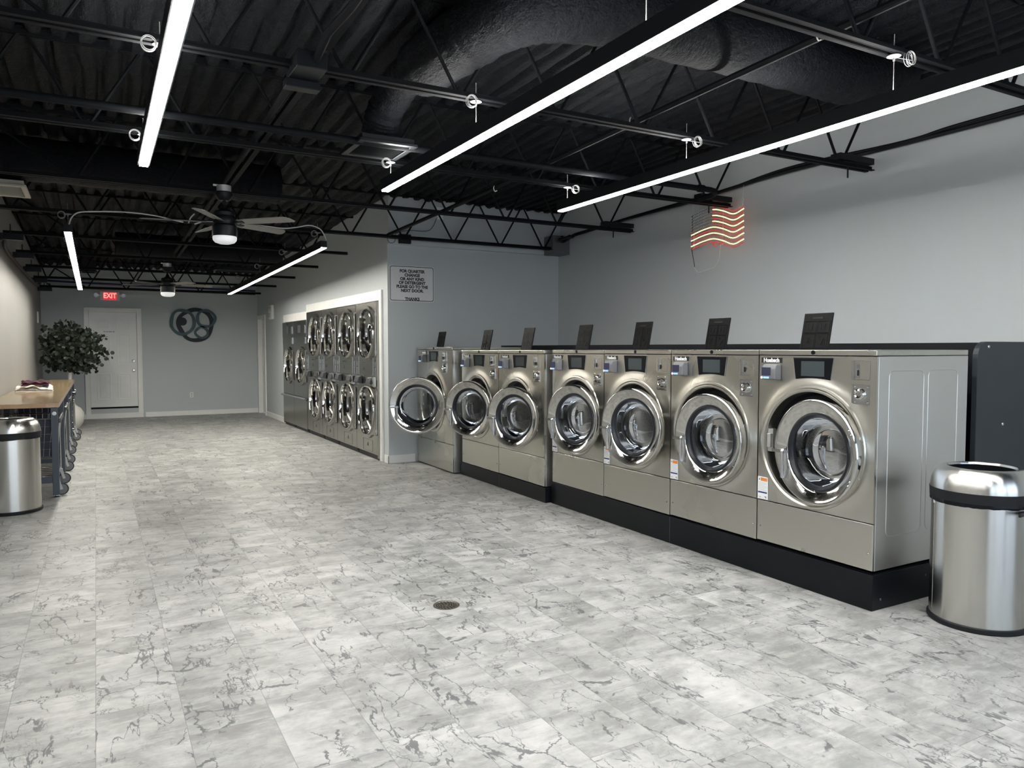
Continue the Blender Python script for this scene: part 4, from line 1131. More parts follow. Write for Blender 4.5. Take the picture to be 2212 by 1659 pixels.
# bulkhead behind the washers
r = thing('service_bulkhead', (5.4, 5.5, 0), 'dark slate service bulkhead behind the washers with a round-cornered end panel', 'bulkhead')
MB().box(4.99, 5.03, 2.74, YS - 0.06, 0.001, 1.556).box(5.03, XR - 0.005, 2.74, YS - 0.06, 1.535, 1.556).build('back_panel', 'black', r, smooth=0)
pts = [(4.90, 2.70, 0.001)]
for i in range(9):
    a = radians(180 - 90 * i / 8)
    pts.append((5.0 + 0.10 * cos(a), 2.70, 1.462 + 0.10 * sin(a)))
pts += [(XR - 0.005, 2.70, 1.562), (XR - 0.005, 2.70, 0.001)]
MB().prism(pts, (0, 0.035, 0)).build('end_panel', 'bulkhead', r, smooth=0, bevel=0.003)
sb = MB()
for xx, zz in ((5.02, 1.53), (5.21, 1.02)):
    sb.lathe([(0, -0.006), (0.008, -0.004), (0.011, 0)], (xx, 2.70, zz), (0, 1, 0), (1, 0, 0), (0, 0, 1), 14)
sb.build('bolts', 'chrome2', r)
cg = MB().tube(bez([(4.765, 2.80, 1.29), (4.79, 2.78, 1.28), (4.85, 2.76, 1.20), (4.865, 2.76, 1.10), (4.83, 2.78, 1.00), (4.80, 2.80, 0.95)], 14), 0.012, 10, rad=lambda i: 0.013 if i % 2 else 0.010)
tag(cg.build('flexible_hose', 'galv', loc=(4.83, 2.78, 1.1)), 'ribbed silver hose curling out behind the nearest washer', 'hose')

# ------------------------------------------------------------------ dryers
def porthole(r, cy, cz, R, x, name='door'):
    """round dryer door: steel flange with squared hinge side, deep chromed rim, dark glass"""
    out = []
    n = 40
    for i in range(n + 1):            # round side from upper hinge corner around the far side
        a = radians(60) + radians(240) * i / n
        out.append((cy + R * cos(a + 0) * 1.0, cz + R * sin(a)))
    hy = cy - R * 1.02
    # as seen the hinge side is on the right = lower y
    pts = []
    for i in range(n + 1):
        a = radians(-122) + radians(244) * i / n
        pts.append((cy + R * cos(a), cz + R * sin(a)))
    pts += [(cy - R * 0.80, cz + R * 0.80), (hy, cz + R * 0.82), (hy, cz - R * 0.82), (cy - R * 0.80, cz - R * 0.80)]
    m = len(pts)
    inner = []
    ri = R * 0.86
    for (yy, zz) in pts:
        a = math.atan2(zz - cz, yy - cy)
        inner.append((cy + ri * cos(a), cz + ri * sin(a)))
    mb = MB()
    vs = [(x, y, z) for y, z in pts] + [(x - 0.022, y, z) for y, z in pts] + [(x - 0.022, cy + (y - cy) * 1.03, cz + (z - cz) * 1.03) for y, z in inner] + [(x - 0.034, y, z) for y, z in inner]
    fs = []
    for k in range(m):
        k2 = (k + 1) % m
        for i in range(3):
            fs.append((i * m + k, i * m + k2, (i + 1) * m + k2, (i + 1) * m + k))
    mb.add(vs, fs)
    d = mb.build(name, 'steel_dry', r, smooth=40)
    MB().lathe([(ri + 0.012, 0.022), (ri + 0.010, 0.038), (ri + 0.004, 0.042), (ri - 0.002, 0.040), (ri - 0.006, 0.030), (ri - 0.010, -0.085), (ri - 0.010, -0.1)], (x, cy, cz), (-1, 0, 0), (0, 1, 0), (0, 0, 1), 64).build('door_rim', 'chrome', d)
    MB().lathe([(ri - 0.009, -0.075), (R * 0.37, -0.075)], (x, cy, cz), (-1, 0, 0), (0, 1, 0), (0, 0, 1), 48).build('door_pan', 'pan', d)
    MB().lathe([(R * 0.38, -0.076), (R * 0.36, -0.03), (R * 0.33, -0.022), (0.001, -0.020)], (x, cy, cz), (-1, 0, 0), (0, 1, 0), (0, 0, 1), 40).build('door_glass', 'dryglass', d)
    MB().cyl((x - 0.012, hy - 0.012, cz - R * 0.78), (x - 0.012, hy - 0.012, cz + R * 0.78), 0.009, 8).cyl((x - 0.014, hy - 0.012, cz + R * 0.6), (x - 0.014, hy - 0.012, cz + R * 0.7), 0.014, 8).cyl((x - 0.014, hy - 0.012, cz - R * 0.7), (x - 0.014, hy - 0.012, cz - R * 0.6), 0.014, 8).build('door_hinge', 'chrome2', d)
    return d

def arrow_mark(mb, x, y, z, s=1.0):
    mb.prism([(x, y, z + 0.028 * s), (x, y + 0.030 * s, z - 0.028 * s), (x, y + 0.012 * s, z - 0.016 * s), (x, y, z - 0.005 * s), (x, y - 0.012 * s, z - 0.016 * s), (x, y - 0.030 * s, z - 0.028 * s)], (-0.001, 0, 0))

def stack_dryer(y0, y1, cyo, label):
    x = 3.285
    yc = (y0 + y1) / 2
    r = thing('stacked_dryer', (x + 0.4, yc, 0), label, 'dryer', 'stacked tumble dryers')
    a, b = y0 + 0.003, y1 - 0.003
    xo = XD + 0.13
    front = MB()
    # two front sheets with round holes
    hole_panel(front, x, a, b, 0.075, 1.09, cyo, 0.665, 0.34, 0.0)
    hole_panel(front, x, a, b, 1.40, 2.145, cyo, 1.735, 0.335, 0.0)
    front.build('front_sheet', 'steel_dry', r, smooth=40)
    MB().box(x + 0.002, x + 0.8, a, a + 0.004, 0.03, 2.145).box(x + 0.002, x + 0.8, b - 0.004, b, 0.03, 2.145).box(x + 0.795, x + 0.8, a, b, 0.03, 2.145).box(x + 0.01, x + 0.79, a + 0.01, b - 0.01, 2.135, 2.145).build('cabinet', 'steel_dry', r, smooth=0)
    MB().box(x + 0.03, x + 0.7, a + 0.01, b - 0.01, 0.001, 0.075).build('kick_base', 'black', r, smooth=0)
    mp = MB().box(x - 0.008, x + 0.001, a, b, 1.135, 1.40).box(x - 0.006, x + 0.001, a, b, 1.09, 1.135)
    mpo = mp.build('middle_panel', 'steel_dry', r, smooth=0, bevel=0.003)
    br = MB()
    for yy in (a + 0.10, b - 0.10):
        br.box(x - 0.010, x - 0.008, yy - 0.045, yy - 0.041, 1.15, 1.39).box(x - 0.010, x - 0.008, yy + 0.041, yy + 0.045, 1.15, 1.39)
    br.build('chrome_strips', 'chrome2', mpo, smooth=0)
    dk = MB()
    for yy in (a + 0.07, b - 0.07):
        dk.box(x - 0.0095, x - 0.008, yy - 0.03, yy + 0.03, 1.335, 1.385).box(x - 0.0095, x - 0.008, yy - 0.03, yy + 0.03, 1.255, 1.265)
    dk.build('small_displays', 'greydark', mpo, smooth=0)
    mk = MB()
    arrow_mark(mk, x - 0.0085, cyo + 0.14, 1.235, 1.1)
    mk.box(x - 0.0095, x - 0.0085, cyo + 0.06, cyo + 0.22, 1.315, 1.328)
    mk.build('arrow_mark', 'ink', mpo, smooth=0)
    # projecting coin and card boxes under the middle panel
    for yy, nm in ((b - 0.19, 'reader_box'), (a + 0.19, 'coin_box')):
        bx = MB().prism([(x - 0.006, yy - 0.09, 1.02), (x - 0.006, yy - 0.09, 1.13), (x - 0.055, yy - 0.09, 1.115), (x - 0.075, yy - 0.09, 1.045), (x - 0.05, yy - 0.09, 1.02)], (0, 0.18, 0)).build(nm, 'greydark', r, smooth=0, bevel=0.006)
    MB().box(x - 0.05, x - 0.006, a + 0.02, a + 0.09, 1.0, 1.13).build('coin_slot', 'chrome2', r, smooth=0, bevel=0.004)
    porthole(r, cyo, 1.72, 0.385, x, 'upper_door')
    porthole(r, cyo, 0.655, 0.385, x, 'lower_door')
    for cz in (0.665, 1.735):
        MB().lathe([(0.335, 0.0), (0.335, -0.25), (0.33, -0.7), (0, -0.7)], (x + 0.006, cyo, cz), (-1, 0, 0), (0, 1, 0), (0, 0, 1), 40).build('drum', 'drum', r)
    lp = MB()
    t_ = 0.002
    ya, yb, za, zb_ = cyo - 0.20, cyo + 0.20, 0.095, 0.255
    lp.box(x - 0.002, x, ya, yb, za, za + t_).box(x - 0.002, x, ya, yb, zb_ - t_, zb_).box(x - 0.002, x, ya, ya + t_, za, zb_).box(x - 0.002, x, yb - t_, yb, za, zb_)
    arrow_mark(lp, x - 0.001, cyo, 0.19, 1.1)
    lp.build('lint_panel_mark', 'ink', r, smooth=0)
    return r
SL = 'steel stacked dryer with two round doors, '
stack_dryer(9.60, 10.52, 10.015, SL + 'nearest, beside the white trim end')
stack_dryer(10.525, 11.505, 10.945, SL + 'second from the near end')
stack_dryer(11.51, 12.385, 11.93, SL + 'third from the near end')
stack_dryer(12.39, 13.405, 12.81, SL + 'fourth, next to the lower single dryers')

def single_dryer(y0, y1, cyo, label):
    x = 3.285
    yc = (y0 + y1) / 2
    r = thing('single_dryer', (x + 0.4, yc, 0), label, 'dryer', 'single-door dryers')
    a, b = y0 + 0.003, y1 - 0.003
    f = MB()
    hole_panel(f, x, a, b, 0.60, 1.60, cyo, 1.19, 0.32, 0.0)
    f.build('front_sheet', 'steel_dry', r, smooth=40)
    MB().box(x + 0.002, x + 0.8, a, a + 0.004, 0.03, 2.025).box(x + 0.002, x + 0.8, b - 0.004, b, 0.03, 2.025).box(x + 0.795, x + 0.8, a, b, 0.03, 2.025).build('cabinet', 'steel_dry', r, smooth=0)
    MB().box(x - 0.006, x + 0.001, a, b, 0.06, 0.575).build('lower_panel', 'steel_dry', r, smooth=0, bevel=0.006)
    MB().box(x + 0.03, x + 0.7, a + 0.01, b - 0.01, 0.001, 0.06).build('kick_base', 'black', r, smooth=0)
    MB().tube([(x - 0.03, a, 0.60), (x - 0.03, b, 0.60)], 0.022, 12).build('bumper_rail', 'grey', r)
    cp = MB().box(x - 0.008, x + 0.001, a, b, 1.735, 2.02).box(x - 0.004, x + 0.001, a, b, 1.60, 1.735).build('control_panel', 'steel_dry', r, smooth=0, bevel=0.003)
    MB().box(x - 0.014, x - 0.008, yc - 0.10, yc + 0.12, 1.80, 1.94).build('display', 'greydark', cp, smooth=0, bevel=0.003)
    MB().box(x - 0.018, x - 0.008, a + 0.06, a + 0.13, 1.79, 1.93).build('coin_slot', 'chrome2', cp, smooth=0, bevel=0.003)
    MB().box(x - 0.016, x - 0.004, a + 0.05, a + 0.14, 1.60, 1.72).build('coin_vault', 'chrome2', cp, smooth=0, bevel=0.003)
    MB().lathe([(0, 0.003), (0.014, 0.003), (0.014, 0)], (x - 0.008, yc + 0.02, 1.985), (-1, 0, 0), (0, 1, 0), (0, 0, 1), 16).build('lock', 'plastic', cp)
    porthole(r, cyo, 1.19, 0.36, x, 'door')
    MB().lathe([(0.315, 0.0), (0.315, -0.25), (0.31, -0.7), (0, -0.7)], (x + 0.006, cyo, 1.19), (-1, 0, 0), (0, 1, 0), (0, 0, 1), 40).build('drum', 'drum', r)
    return r
single_dryer(13.41, 14.405, 13.82, 'lower steel dryer with one round door, right-hand of the pair at the far end')
single_dryer(14.41, 15.33, 14.81, 'lower steel dryer with one round door, left-hand and farthest of the dryers')

# ------------------------------------------------------------------ trash cans
def trash_can(x, y, R, H, label, seed, sticker=False):
    r = thing('trash_can', (x, y, 0), label, 'trash can', 'stainless open-top trash cans')
    A = ((0, 0, 1), (1, 0, 0), (0, 1, 0))
    rb = R * 0.965
    MB().lathe([(0, 0.001), (R * 0.985, 0.001), (R, 0.006), (R, 0.026), (R * 0.985, 0.031), (rb, 0.031)], (x, y, 0), *A, 80).build('base_ring', 'rubber', r)
    b = MB().lathe([(rb, 0.03), (rb, H * 0.80), (rb - 0.01, H * 0.80), (rb - 0.01, 0.05), (0, 0.05)], (x, y, 0), *A, 96).build('can_body', 'can', r)
    if sticker:
        ang = radians(143)
        e = Vector((cos(ang), sin(ang), 0)); t_ = Vector((-sin(ang), cos(ang), 0))
        MB().obox(Vector((x, y, H * 0.765)) + e * (rb + 0.001), t_, (0, 0, 1), e, 0.012, 0.008, 0.001).build('maker_tag', 'label', b, smooth=0)
        MB().obox(Vector((x, y, H * 0.41)) + e * (rb + 0.0005), t_, (0, 0, 1), e, 0.0012, H * 0.37, 0.001).build('body_seam', 'chrome2', b, smooth=0)
    z0 = H * 0.795
    MB().lathe([(R * 0.95, z0), (R * 1.0, z0 + 0.002), (R * 1.012, z0 + 0.055), (R * 0.99, z0 + 0.058), (R * 0.95, z0 + 0.05)], (x, y, 0), *A, 96, close=True).build('lid_band', 'rubber', r)
    zl = z0 + 0.056
    hd = H - zl
    prof = [(R * 1.0, zl)]
    for i in range(1, 13):
        a = pi / 2 * i / 12
        prof.append((R * 1.0 - R * 0.30 * (1 - cos(a)), zl + hd * sin(a)))
    prof += [(R * 0.675, H - 0.002), (R * 0.66, H - 0.008), (R * 0.655, H - 0.016)]
    MB().lathe(prof, (x, y, 0), *A, 96).build('domed_lid', 'can', r)
    # bin liner with a crumpled edge
    rnd = random.Random(seed)
    n = 120
    vs = []; 
    drop = []
    v_ = 0.015
    for k in range(n):
        v_ = min(0.020, max(0.003, v_ + rnd.uniform(-0.0025, 0.0025)))
        drop.append(v_)
    for k in range(n):
        a = 2 * pi * k / n
        rr = rb + 0.004 + 0.004 * rnd.random()
        for q, z in ((rr, z0 + 0.004), (rr + 0.003 * rnd.random(), z0 - drop[k] * 0.5), (rr - 0.001, z0 - drop[k])):
            vs.append((x + q * cos(a), y + q * sin(a), z))
    fs = [(k * 3 + i, ((k + 1) % n) * 3 + i, ((k + 1) % n) * 3 + i + 1, k * 3 + i + 1) for k in range(n) for i in range(2)]
    MB().add(vs, fs).lathe([(R * 0.652, H - 0.014), (R * 0.70, z0 - 0.02), (R * 0.8, 0.12), (0, 0.10)], (x, y, 0), *A, 48).build('bin_liner', 'plastic', r, smooth=20)
    return r
rc = trash_can(4.272, 2.314, 0.25, 0.868, 'stainless trash can with domed lid at right edge, beside nearest washer', 3, True)
MB().obox((4.20, 2.058, 0.655), (1, 0.2, -0.05), (0, 1, 0), (0, 0, 1), 0.075, 0.006, 0.010).build('liner_tie', 'rubber', rc, bevel=0.004)
MB().obox((4.255, 2.050, 0.647), (1, 0.1, -0.08), (0, 1, 0), (0, 0, 1), 0.022, 0.004, 0.004).build('red_tie', 'redink', rc, bevel=0.002)
trash_can(-0.72, 8.30, 0.25, 0.868, 'stainless trash can with domed open lid at the left edge, before the wooden folding table', 9)

# ------------------------------------------------------------------ folding tables
TZ = 0.965
TY = [8.78, 10.42, 12.06, 13.70, 15.34]
tl = ['first, nearest the camera', 'second, under the folded clothes', 'third from the camera, mostly hidden', 'last, in front of the plant']
for i in range(4):
    y0, y1 = TY[i] + 0.002, TY[i + 1] - 0.002
    xw, xe = XL + 0.016, -0.338
    r = thing('folding_table', ((xw + xe) / 2, (y0 + y1) / 2, 0), 'butcher-block folding table on slate legs along the left wall, ' + tl[i], 'table', 'butcher-block folding tables')
    top = MB().box(xw, xe, y0, y1, TZ - 0.042, TZ)
    me = top.build('tabletop', 'wood', r, smooth=0, bevel=0.003)
    me.data.materials.append(M['woodend'])
    for pl in me.data.polygons:
        if abs(pl.normal.y) > 0.9 or abs(pl.normal.x) > 0.9: pl.material_index = 1
    for sx_ in (xw + 0.05, xe - 0.045):
        for sy in (y0 + 0.05, y1 - 0.05):
            lg = MB().box(sx_ - 0.03, sx_ + 0.03, sy - 0.03, sy + 0.03, 0.03, TZ - 0.044)
            lo = lg.build('leg', 'slate', r, smooth=0, bevel=0.003)
            MB().lathe([(0, 0.001), (0.032, 0.001), (0.032, 0.008), (0.012, 0.018), (0.008, 0.03), (0, 0.03)], (sx_, sy, 0), (0, 0, 1), (1, 0, 0), (0, 1, 0), 20).build('foot', 'chrome2', lo)
            if sy < y0 + 0.1:
                MB().lathe([(0, -0.008), (0.016, -0.006), (0.02, 0)], (sx_, sy - 0.03, TZ - 0.105), (0, 1, 0), (1, 0, 0), (0, 0, 1), 20).build('bolt_cap', 'label', lo)
    rl = MB()
    for sy in (y0 + 0.05, y1 - 0.05):
        rl.box(xw + 0.08, xe - 0.075, sy - 0.02, sy + 0.02, 0.155, 0.215)
    rl.box(xw + 0.03, xw + 0.07, y0 + 0.08, y1 - 0.08, 0.155, 0.215)
    rl.build('stretcher', 'slate', r, smooth=0)
    MB().box(xw + 0.03, xw + 0.06, y0 + 0.08, y1 - 0.08, TZ - 0.10, TZ - 0.044).box(xe - 0.065, xe - 0.04, y0 + 0.08, y1 - 0.08, TZ - 0.10, TZ - 0.044).build('apron', 'slate', r, smooth=0)

# clothes
def cloth(cx, cy, z, hx, hy, h, seed, folds=2, amp=0.012):
    rnd = random.Random(seed)
    mb = MB()
    nx, ny = 22, 18
    for L in range(folds):
        vs = []; zb = z + L * h / folds; th = h / folds
        px, py = rnd.random() * 6, rnd.random() * 6
        for side in (0, 1):
            for i in range(nx + 1):
                for j in range(ny + 1):
                    u = i / nx * 2 - 1; v = j / ny * 2 - 1
                    e = max(abs(u), abs(v))
                    rr = 1 - 0.06 * max(0, e - 0.8) * 5 * rnd.random()
                    zz = zb + th / 2 + (1 if side else -1) * th / 2 * sqrt(max(0, 1 - e ** 8)) + (amp * sin(3 * u + px) * cos(2.5 * v + py) + amp * 0.4 * sin(9 * u + 5 * v)) * (0.2 + L) * (0.5 if L == 0 and side == 0 else 1)
                    if L == 0 and side == 0: zz = z + 0.001
                    vs.append((cx + u * hx * rr, cy + v * hy * rr, max(z + 0.001, zz)))
        N = (nx + 1) * (ny + 1); fs = []
        for i in range(nx):
            for j in range(ny):
                q = i * (ny + 1) + j
                fs.append((q, q + ny + 1, q + ny + 2, q + 1)[::1]); fs.append((N + q, N + q + 1, N + q + ny + 2, N + q + ny + 1))
        ring_ = [i * (ny + 1) for i in range(nx + 1)] + [nx * (ny + 1) + j for j in range(1, ny + 1)] + [i * (ny + 1) + ny for i in range(nx - 1, -1, -1)] + [j for j in range(ny - 1, 0, -1)]
        for k in range(len(ring_)):
            a, b = ring_[k], ring_[(k + 1) % len(ring_)]
            fs.append((a, b, N + b, N + a))
        mb.add(vs, fs)
    return mb
tag(cloth(-0.70, 11.35, TZ, 0.205, 0.16, 0.055, 1, 3).build('folded_cloth', 'towelwhite', loc=(-0.70, 11.35, TZ), smooth=60), 'white folded cloth lying on the wooden table', 'cloth')
tag(cloth(-0.69, 11.36, TZ + 0.074, 0.15, 0.12, 0.05, 4, 2, 0.02).build('folded_cloth', 'towelred', loc=(-0.69, 11.36, TZ + 0.074), smooth=60), 'dark maroon garment heaped on top of the white cloth', 'cloth')

# laundry carts under the tables
def cart(cy, label, liner=None, hy=0.40, xo=0.0):
    x0, x1 = -0.90, -0.345 + xo
    y0, y1 = cy - hy, cy + hy
    r = thing('laundry_cart', ((x0 + x1) / 2, cy, 0), label, 'cart', 'wire laundry carts')
    b = MB(); zb, zt_ = 0.40, 0.80
    q = 0.05
    def rect(z, e): return [(x0 + e, y0 + e, z), (x1 - e, y0 + e, z), (x1 - e, y1 - e, z), (x0 + e, y1 - e, z), (x0 + e, y0 + e, z)]
    for z, rr in ((zt_, 0.006), (zb, 0.005)):
        e = 0 if z == zt_ else q
        R_ = rect(z, e)
        for i in range(4): b.cyl(R_[i], R_[i + 1], rr, 6)
    for j in range(1, 5):
        z = zb + (zt_ - zb) * j / 5; e = q * (1 - j / 5)
        R_ = rect(z, e)
        for i in range(4): b.cyl(R_[i], R_[i + 1], 0.0025, 4, caps=False)
    for i in range(13):
        y = y0 + (y1 - y0) * i / 12
        yb = cy + (y - cy) * (1 - q / hy)
        for xa, xb in ((x0, x0 + q), (x1, x1 - q)): b.cyl((xa, y, zt_), (xb, yb, zb), 0.0025, 4, caps=False)
        b.cyl((x0 + q, yb, zb), (x1 - q, yb, zb), 0.0025, 4, caps=False)
    for i in range(10):
        x = x0 + (x1 - x0) * i / 9
        xc = (x0 + x1) / 2; xb = xc + (x - xc) * (1 - q / ((x1 - x0) / 2))
        for ya, yb in ((y0, y0 + q), (y1, y1 - q)): b.cyl((x, ya, zt_), (xb, yb, zb), 0.0025, 4, caps=False)
    b.build('wire_basket', 'wire', r)
    f = MB()
    for (x, y) in ((x0 + 0.03, y0 + 0.03), (x1 - 0.03, y0 + 0.03), (x0 + 0.03, y1 - 0.03), (x1 - 0.03, y1 - 0.03)):
        sy = 1 if y < cy else -1
        f.tube(bez([(x, y + sy * 0.05, 0.62), (x, y + sy * 0.01, 0.60), (x, y, 0.52), (x, y, 0.30), (x, y, 0.17)], 5), 0.009, 8)
    for y in (y0 + 0.03, y1 - 0.03): f.cyl((x0 + 0.03, y, 0.20), (x1 - 0.03, y, 0.20), 0.009, 8).cyl((x0 + 0.03, y, 0.30), (x1 - 0.03, y, 0.30), 0.006, 8)
    for x in (x0 + 0.03, x1 - 0.03): f.cyl((x, y0 + 0.03, 0.20), (x, y1 - 0.03, 0.20), 0.009, 8)
    for i in range(1, 6):
        y = y0 + (y1 - y0) * i / 6; f.cyl((x0 + 0.03, y, 0.20), (x1 - 0.03, y, 0.20), 0.004, 6)
    f.build('tube_frame', 'wire', r)
    if liner:
        MB().box(x0 + q + 0.004, x1 - q - 0.004, y0 + q + 0.004, y1 - q - 0.004, zb + 0.006, zb + 0.012).box(x0 + q + 0.004, x1 - q - 0.006, y0 + q + 0.002, y0 + q + 0.006, zb + 0.012, zt_ - 0.01).box(x1 - q - 0.006, x1 - q - 0.002, y0 + q + 0.006, y1 - q - 0.006, zb + 0.012, zt_ - 0.01).build('plastic_liner', liner, r, smooth=0)
    MB().box(x1 - 0.02, x1 + 0.012, y0 + 0.03, y1 - 0.03, zt_ - 0.05, zt_ + 0.0).build('bumper', 'greydark', r, smooth=0, bevel=0.008)
    for (x, y) in ((x0 + 0.03, y0 + 0.03), (x1 - 0.03, y0 + 0.03), (x0 + 0.03, y1 - 0.03), (x1 - 0.03, y1 - 0.03)):
        dx = 0.035 if x > -0.6 else 0.0
        w_ = MB()
        for s_ in (-1, 1): w_.obox((x + dx * 0.5, y + s_ * 0.022, 0.115), (dx * 0.5 + 0.001, 0, -0.06), (0, 1, 0), (0.06, 0, dx * 0.5), 0.055, 0.0025, 0.013)
        w_.cyl((x, y, 0.155), (x, y, 0.175), 0.02, 12)
        cf = w_.build('caster', 'galv', r, smooth=0)
        MB().lathe([(0.0, -0.014), (0.050, -0.013), (0.052, -0.010), (0.052, 0.010), (0.050, 0.013), (0.0, 0.014)], (x + dx, y, 0.0635), (0, 1, 0), (1, 0, 0), (0, 0, 1), 28).build('wheel_hub', 'grey', cf)
        MB().lathe([(0.051, -0.011), (0.060, -0.009), (0.0625, 0.0), (0.060, 0.009), (0.051, 0.011)], (x + dx, y, 0.0635), (0, 1, 0), (1, 0, 0), (0, 0, 1), 28, close=True).build('tyre', 'rubber', cf)
    return r
cart(9.33, 'chrome wire laundry cart with dark basket under the nearest table', 'navyplastic')
cart(11.0, 'chrome wire laundry cart under the second table', 'navyplastic', 0.36, 0.01)
cart(12.7, 'chrome wire laundry cart under the third table', None, 0.38, 0.0)
cart(14.5, 'chrome wire laundry cart at the far end, before the white vase', None, 0.38, 0.03)

# ------------------------------------------------------------------ plant in a white vase
px_, py_ = -0.44, 16.35
r = thing('potted_eucalyptus', (px_, py_, 0), 'bushy dark eucalyptus branches in a tall white floor vase beyond the tables', 'plant')
MB().lathe([(0, 0.002), (0.13, 0.002), (0.15, 0.02), (0.20, 0.10), (0.225, 0.20), (0.22, 0.29), (0.17, 0.38), (0.09, 0.44), (0.045, 0.52), (0.032, 0.75), (0.032, 0.95), (0.04, 1.05), (0.042, 1.06), (0.034, 1.06), (0.026, 0.95), (0.026, 0.80)], (px_, py_, 0), (0, 0, 1), (1, 0, 0), (0, 1, 0), 48).build('vase', 'ceramic', r)
rnd = random.Random(12)
stm = MB(); lvs = MB()
C0 = Vector((px_, py_, 1.03))
def leaf(p, d, s_):
    d = d.normalized(); a = Vector((rnd.uniform(-1, 1), rnd.uniform(-1, 1), rnd.uniform(-1, 1)))
    u = d.cross(a).normalized(); nrm = d.cross(u)
    pts = [p]
    for k in range(1, 8):
        t = pi * k / 8
        pts.append(p + d * s_ * (1 - cos(t)) * 0.5 * 1.0 + 0 * u)
    ctr = p + d * s_ * 0.55
    rim = [ctr + d * s_ * 0.5 * cos(t_) * -1 + u * s_ * 0.5 * sin(t_) + nrm * s_ * 0.10 * (abs(sin(t_)) - 0.3) for t_ in [2 * pi * k / 9 for k in range(9)]]
    lvs.add([ctr] + rim, [(0, 1 + k, 1 + (k + 1) % 9) for k in range(9)])
NB = 60
for k in range(NB):
    az = 2 * pi * ((k * 0.618034) % 1.0)
    zz = -0.92 + 1.9 * ((k + 0.5) / NB)              # tips spread over an ellipsoid
    hr = sqrt(max(0.0, 1 - min(1, abs(zz)) ** 2))
    sc = rnd.uniform(0.72, 1.05)
    tip = Vector((0.02 + 0.57 * hr * cos(az) * sc * (1.10 if cos(az) > 0 else 0.95), 0.55 * hr * sin(az) * sc, 0.47 + 0.52 * zz * sc))
    P = []
    for j in range(12):
        t = j / 11
        P.append(C0 + Vector((tip.x * t ** 1.25, tip.y * t ** 1.25, tip.z * t ** 0.8 + 0.10 * sin(pi * t))))
    P = [Vector((max(q.x, XL + 0.05), min(q.y, YB - 0.1), q.z)) for q in P]
    stm.tube(P, 0.004, 5, rad=lambda i: 0.0045 * (1 - i / 14))
    for j in range(4, 12):
        for rep in range(6):
            q = P[j] + (P[min(j + 1, 11)] - P[j]) * rnd.random()
            side = Vector((rnd.uniform(-1, 1), rnd.uniform(-1, 1), rnd.uniform(-0.8, 1)))
            off = side * rnd.uniform(0.0, 0.06)
            q2 = q + off
            if q2.x < XL + 0.07: q2.x = XL + 0.07
            leaf(q2, Vector((abs(side.x), side.y, side.z)) if q2.x < XL + 0.12 else side, rnd.uniform(0.045, 0.08))
stm.build('branches', 'stem', r)
lvs.build('foliage', 'leaf', r, smooth=0)

# ------------------------------------------------------------------ floor drain
r = thing('floor_drain', (1.775, 3.98, 0), 'round metal floor drain with slotted grate in the middle of the floor', 'drain')
MB().lathe([(0.078, 0.0005), (0.078, 0.003), (0.066, 0.003), (0.064, 0.0012), (0.0, 0.0012)], (1.775, 3.98, 0), (0, 0, 1), (1, 0, 0), (0, 1, 0), 48).build('drain_rim', 'brass', r)
gs = MB()
for rr in (0.018, 0.032, 0.046, 0.058):
    for k in range(int(rr * 320)):
        n = int(rr * 320)
        a = 2 * pi * k / n
        gs.obox((1.775 + rr * cos(a), 3.98 + rr * sin(a), 0.0015), (-sin(a), cos(a), 0), (cos(a), sin(a), 0), (0, 0, 1), 0.0062, 0.0036, 0.0005)
gs.build('grate_slots', 'dark', r, smooth=0)

# ------------------------------------------------------------------ lit flag on the right wall
FX = 5.86
SC = (FX - 0.0) / 5.7
def flagp(zx, zy, dx=0.0):
    """close-up coordinates -> local sheet coordinates on the plane x = FX (metres)"""
    y = (6.213 - (zx - 250) * (6.213 - 5.416) / (1130 - 250)) * SC
    # the sheet hangs level: height grows with closeness, so convert per column
    s_ = y / 6.0
    z = CAM_H + (2.96 - (zy - 590) * 0.00083 * 1.0 - CAM_H) * 1.0
    return y, z
r = thing('lit_flag', (FX, 5.95, 2.8), 'rope-light American flag glowing red and white on the right wall', 'flag light')
Y0, Y1 = 6.37, 5.60     # left and right edge as seen
def yy_(u): return Y0 + (Y1 - Y0) * u
def top_(u):            # wave of the cloth
    K = [(-0.1, -0.02), (0.0, 0.0), (0.2, 0.030), (0.43, 0.045), (0.62, 0.008), (0.82, -0.047), (1.0, -0.015), (1.1, 0.01)]
    for i in range(1, len(K) - 2):
        if u <= K[i + 1][0] or i == len(K) - 3:
            (x0, a), (x1, b), (x2, c), (x3, d) = K[i - 1], K[i], K[i + 1], K[i + 2]
            t = (u - x1) / (x2 - x1)
            return 0.5 * ((2 * b) + (c - a) * t + (2 * a - 5 * b + 4 * c - d) * t * t + (3 * b - a - 3 * c + d) * t ** 3)
ROWS = 13; DZ = 0.0313
ZTOP = 3.0
def curve(row, u0, u1, n=40):
    out = []
    for i in range(n + 1):
        u = u0 + (u1 - u0) * i / n
        out.append(Vector((FX, yy_(u), ZTOP - row * DZ + top_(u))))
    return out
tubes_d = MB(); tubes_r = MB(); tubes_w = MB(); bw_ = MB(); brd = MB(); wht = MB(); dkd = MB()
def dots(mb, pts, step, rad, dx=-0.006):
    acc = 0; last = pts[0]
    nxt = 0
    for p_ in pts:
        acc += (p_ - last).length
        last = p_
        if acc >= nxt:
            mb.lathe([(0, rad), (rad * 0.7, rad * 0.7), (rad, 0), (rad * 0.7, -rad * 0.7), (0, -rad)], p_ + Vector((dx, 0, 0)), (-1, 0, 0), (0, 1, 0), (0, 0, 1), 6)
            nxt += step
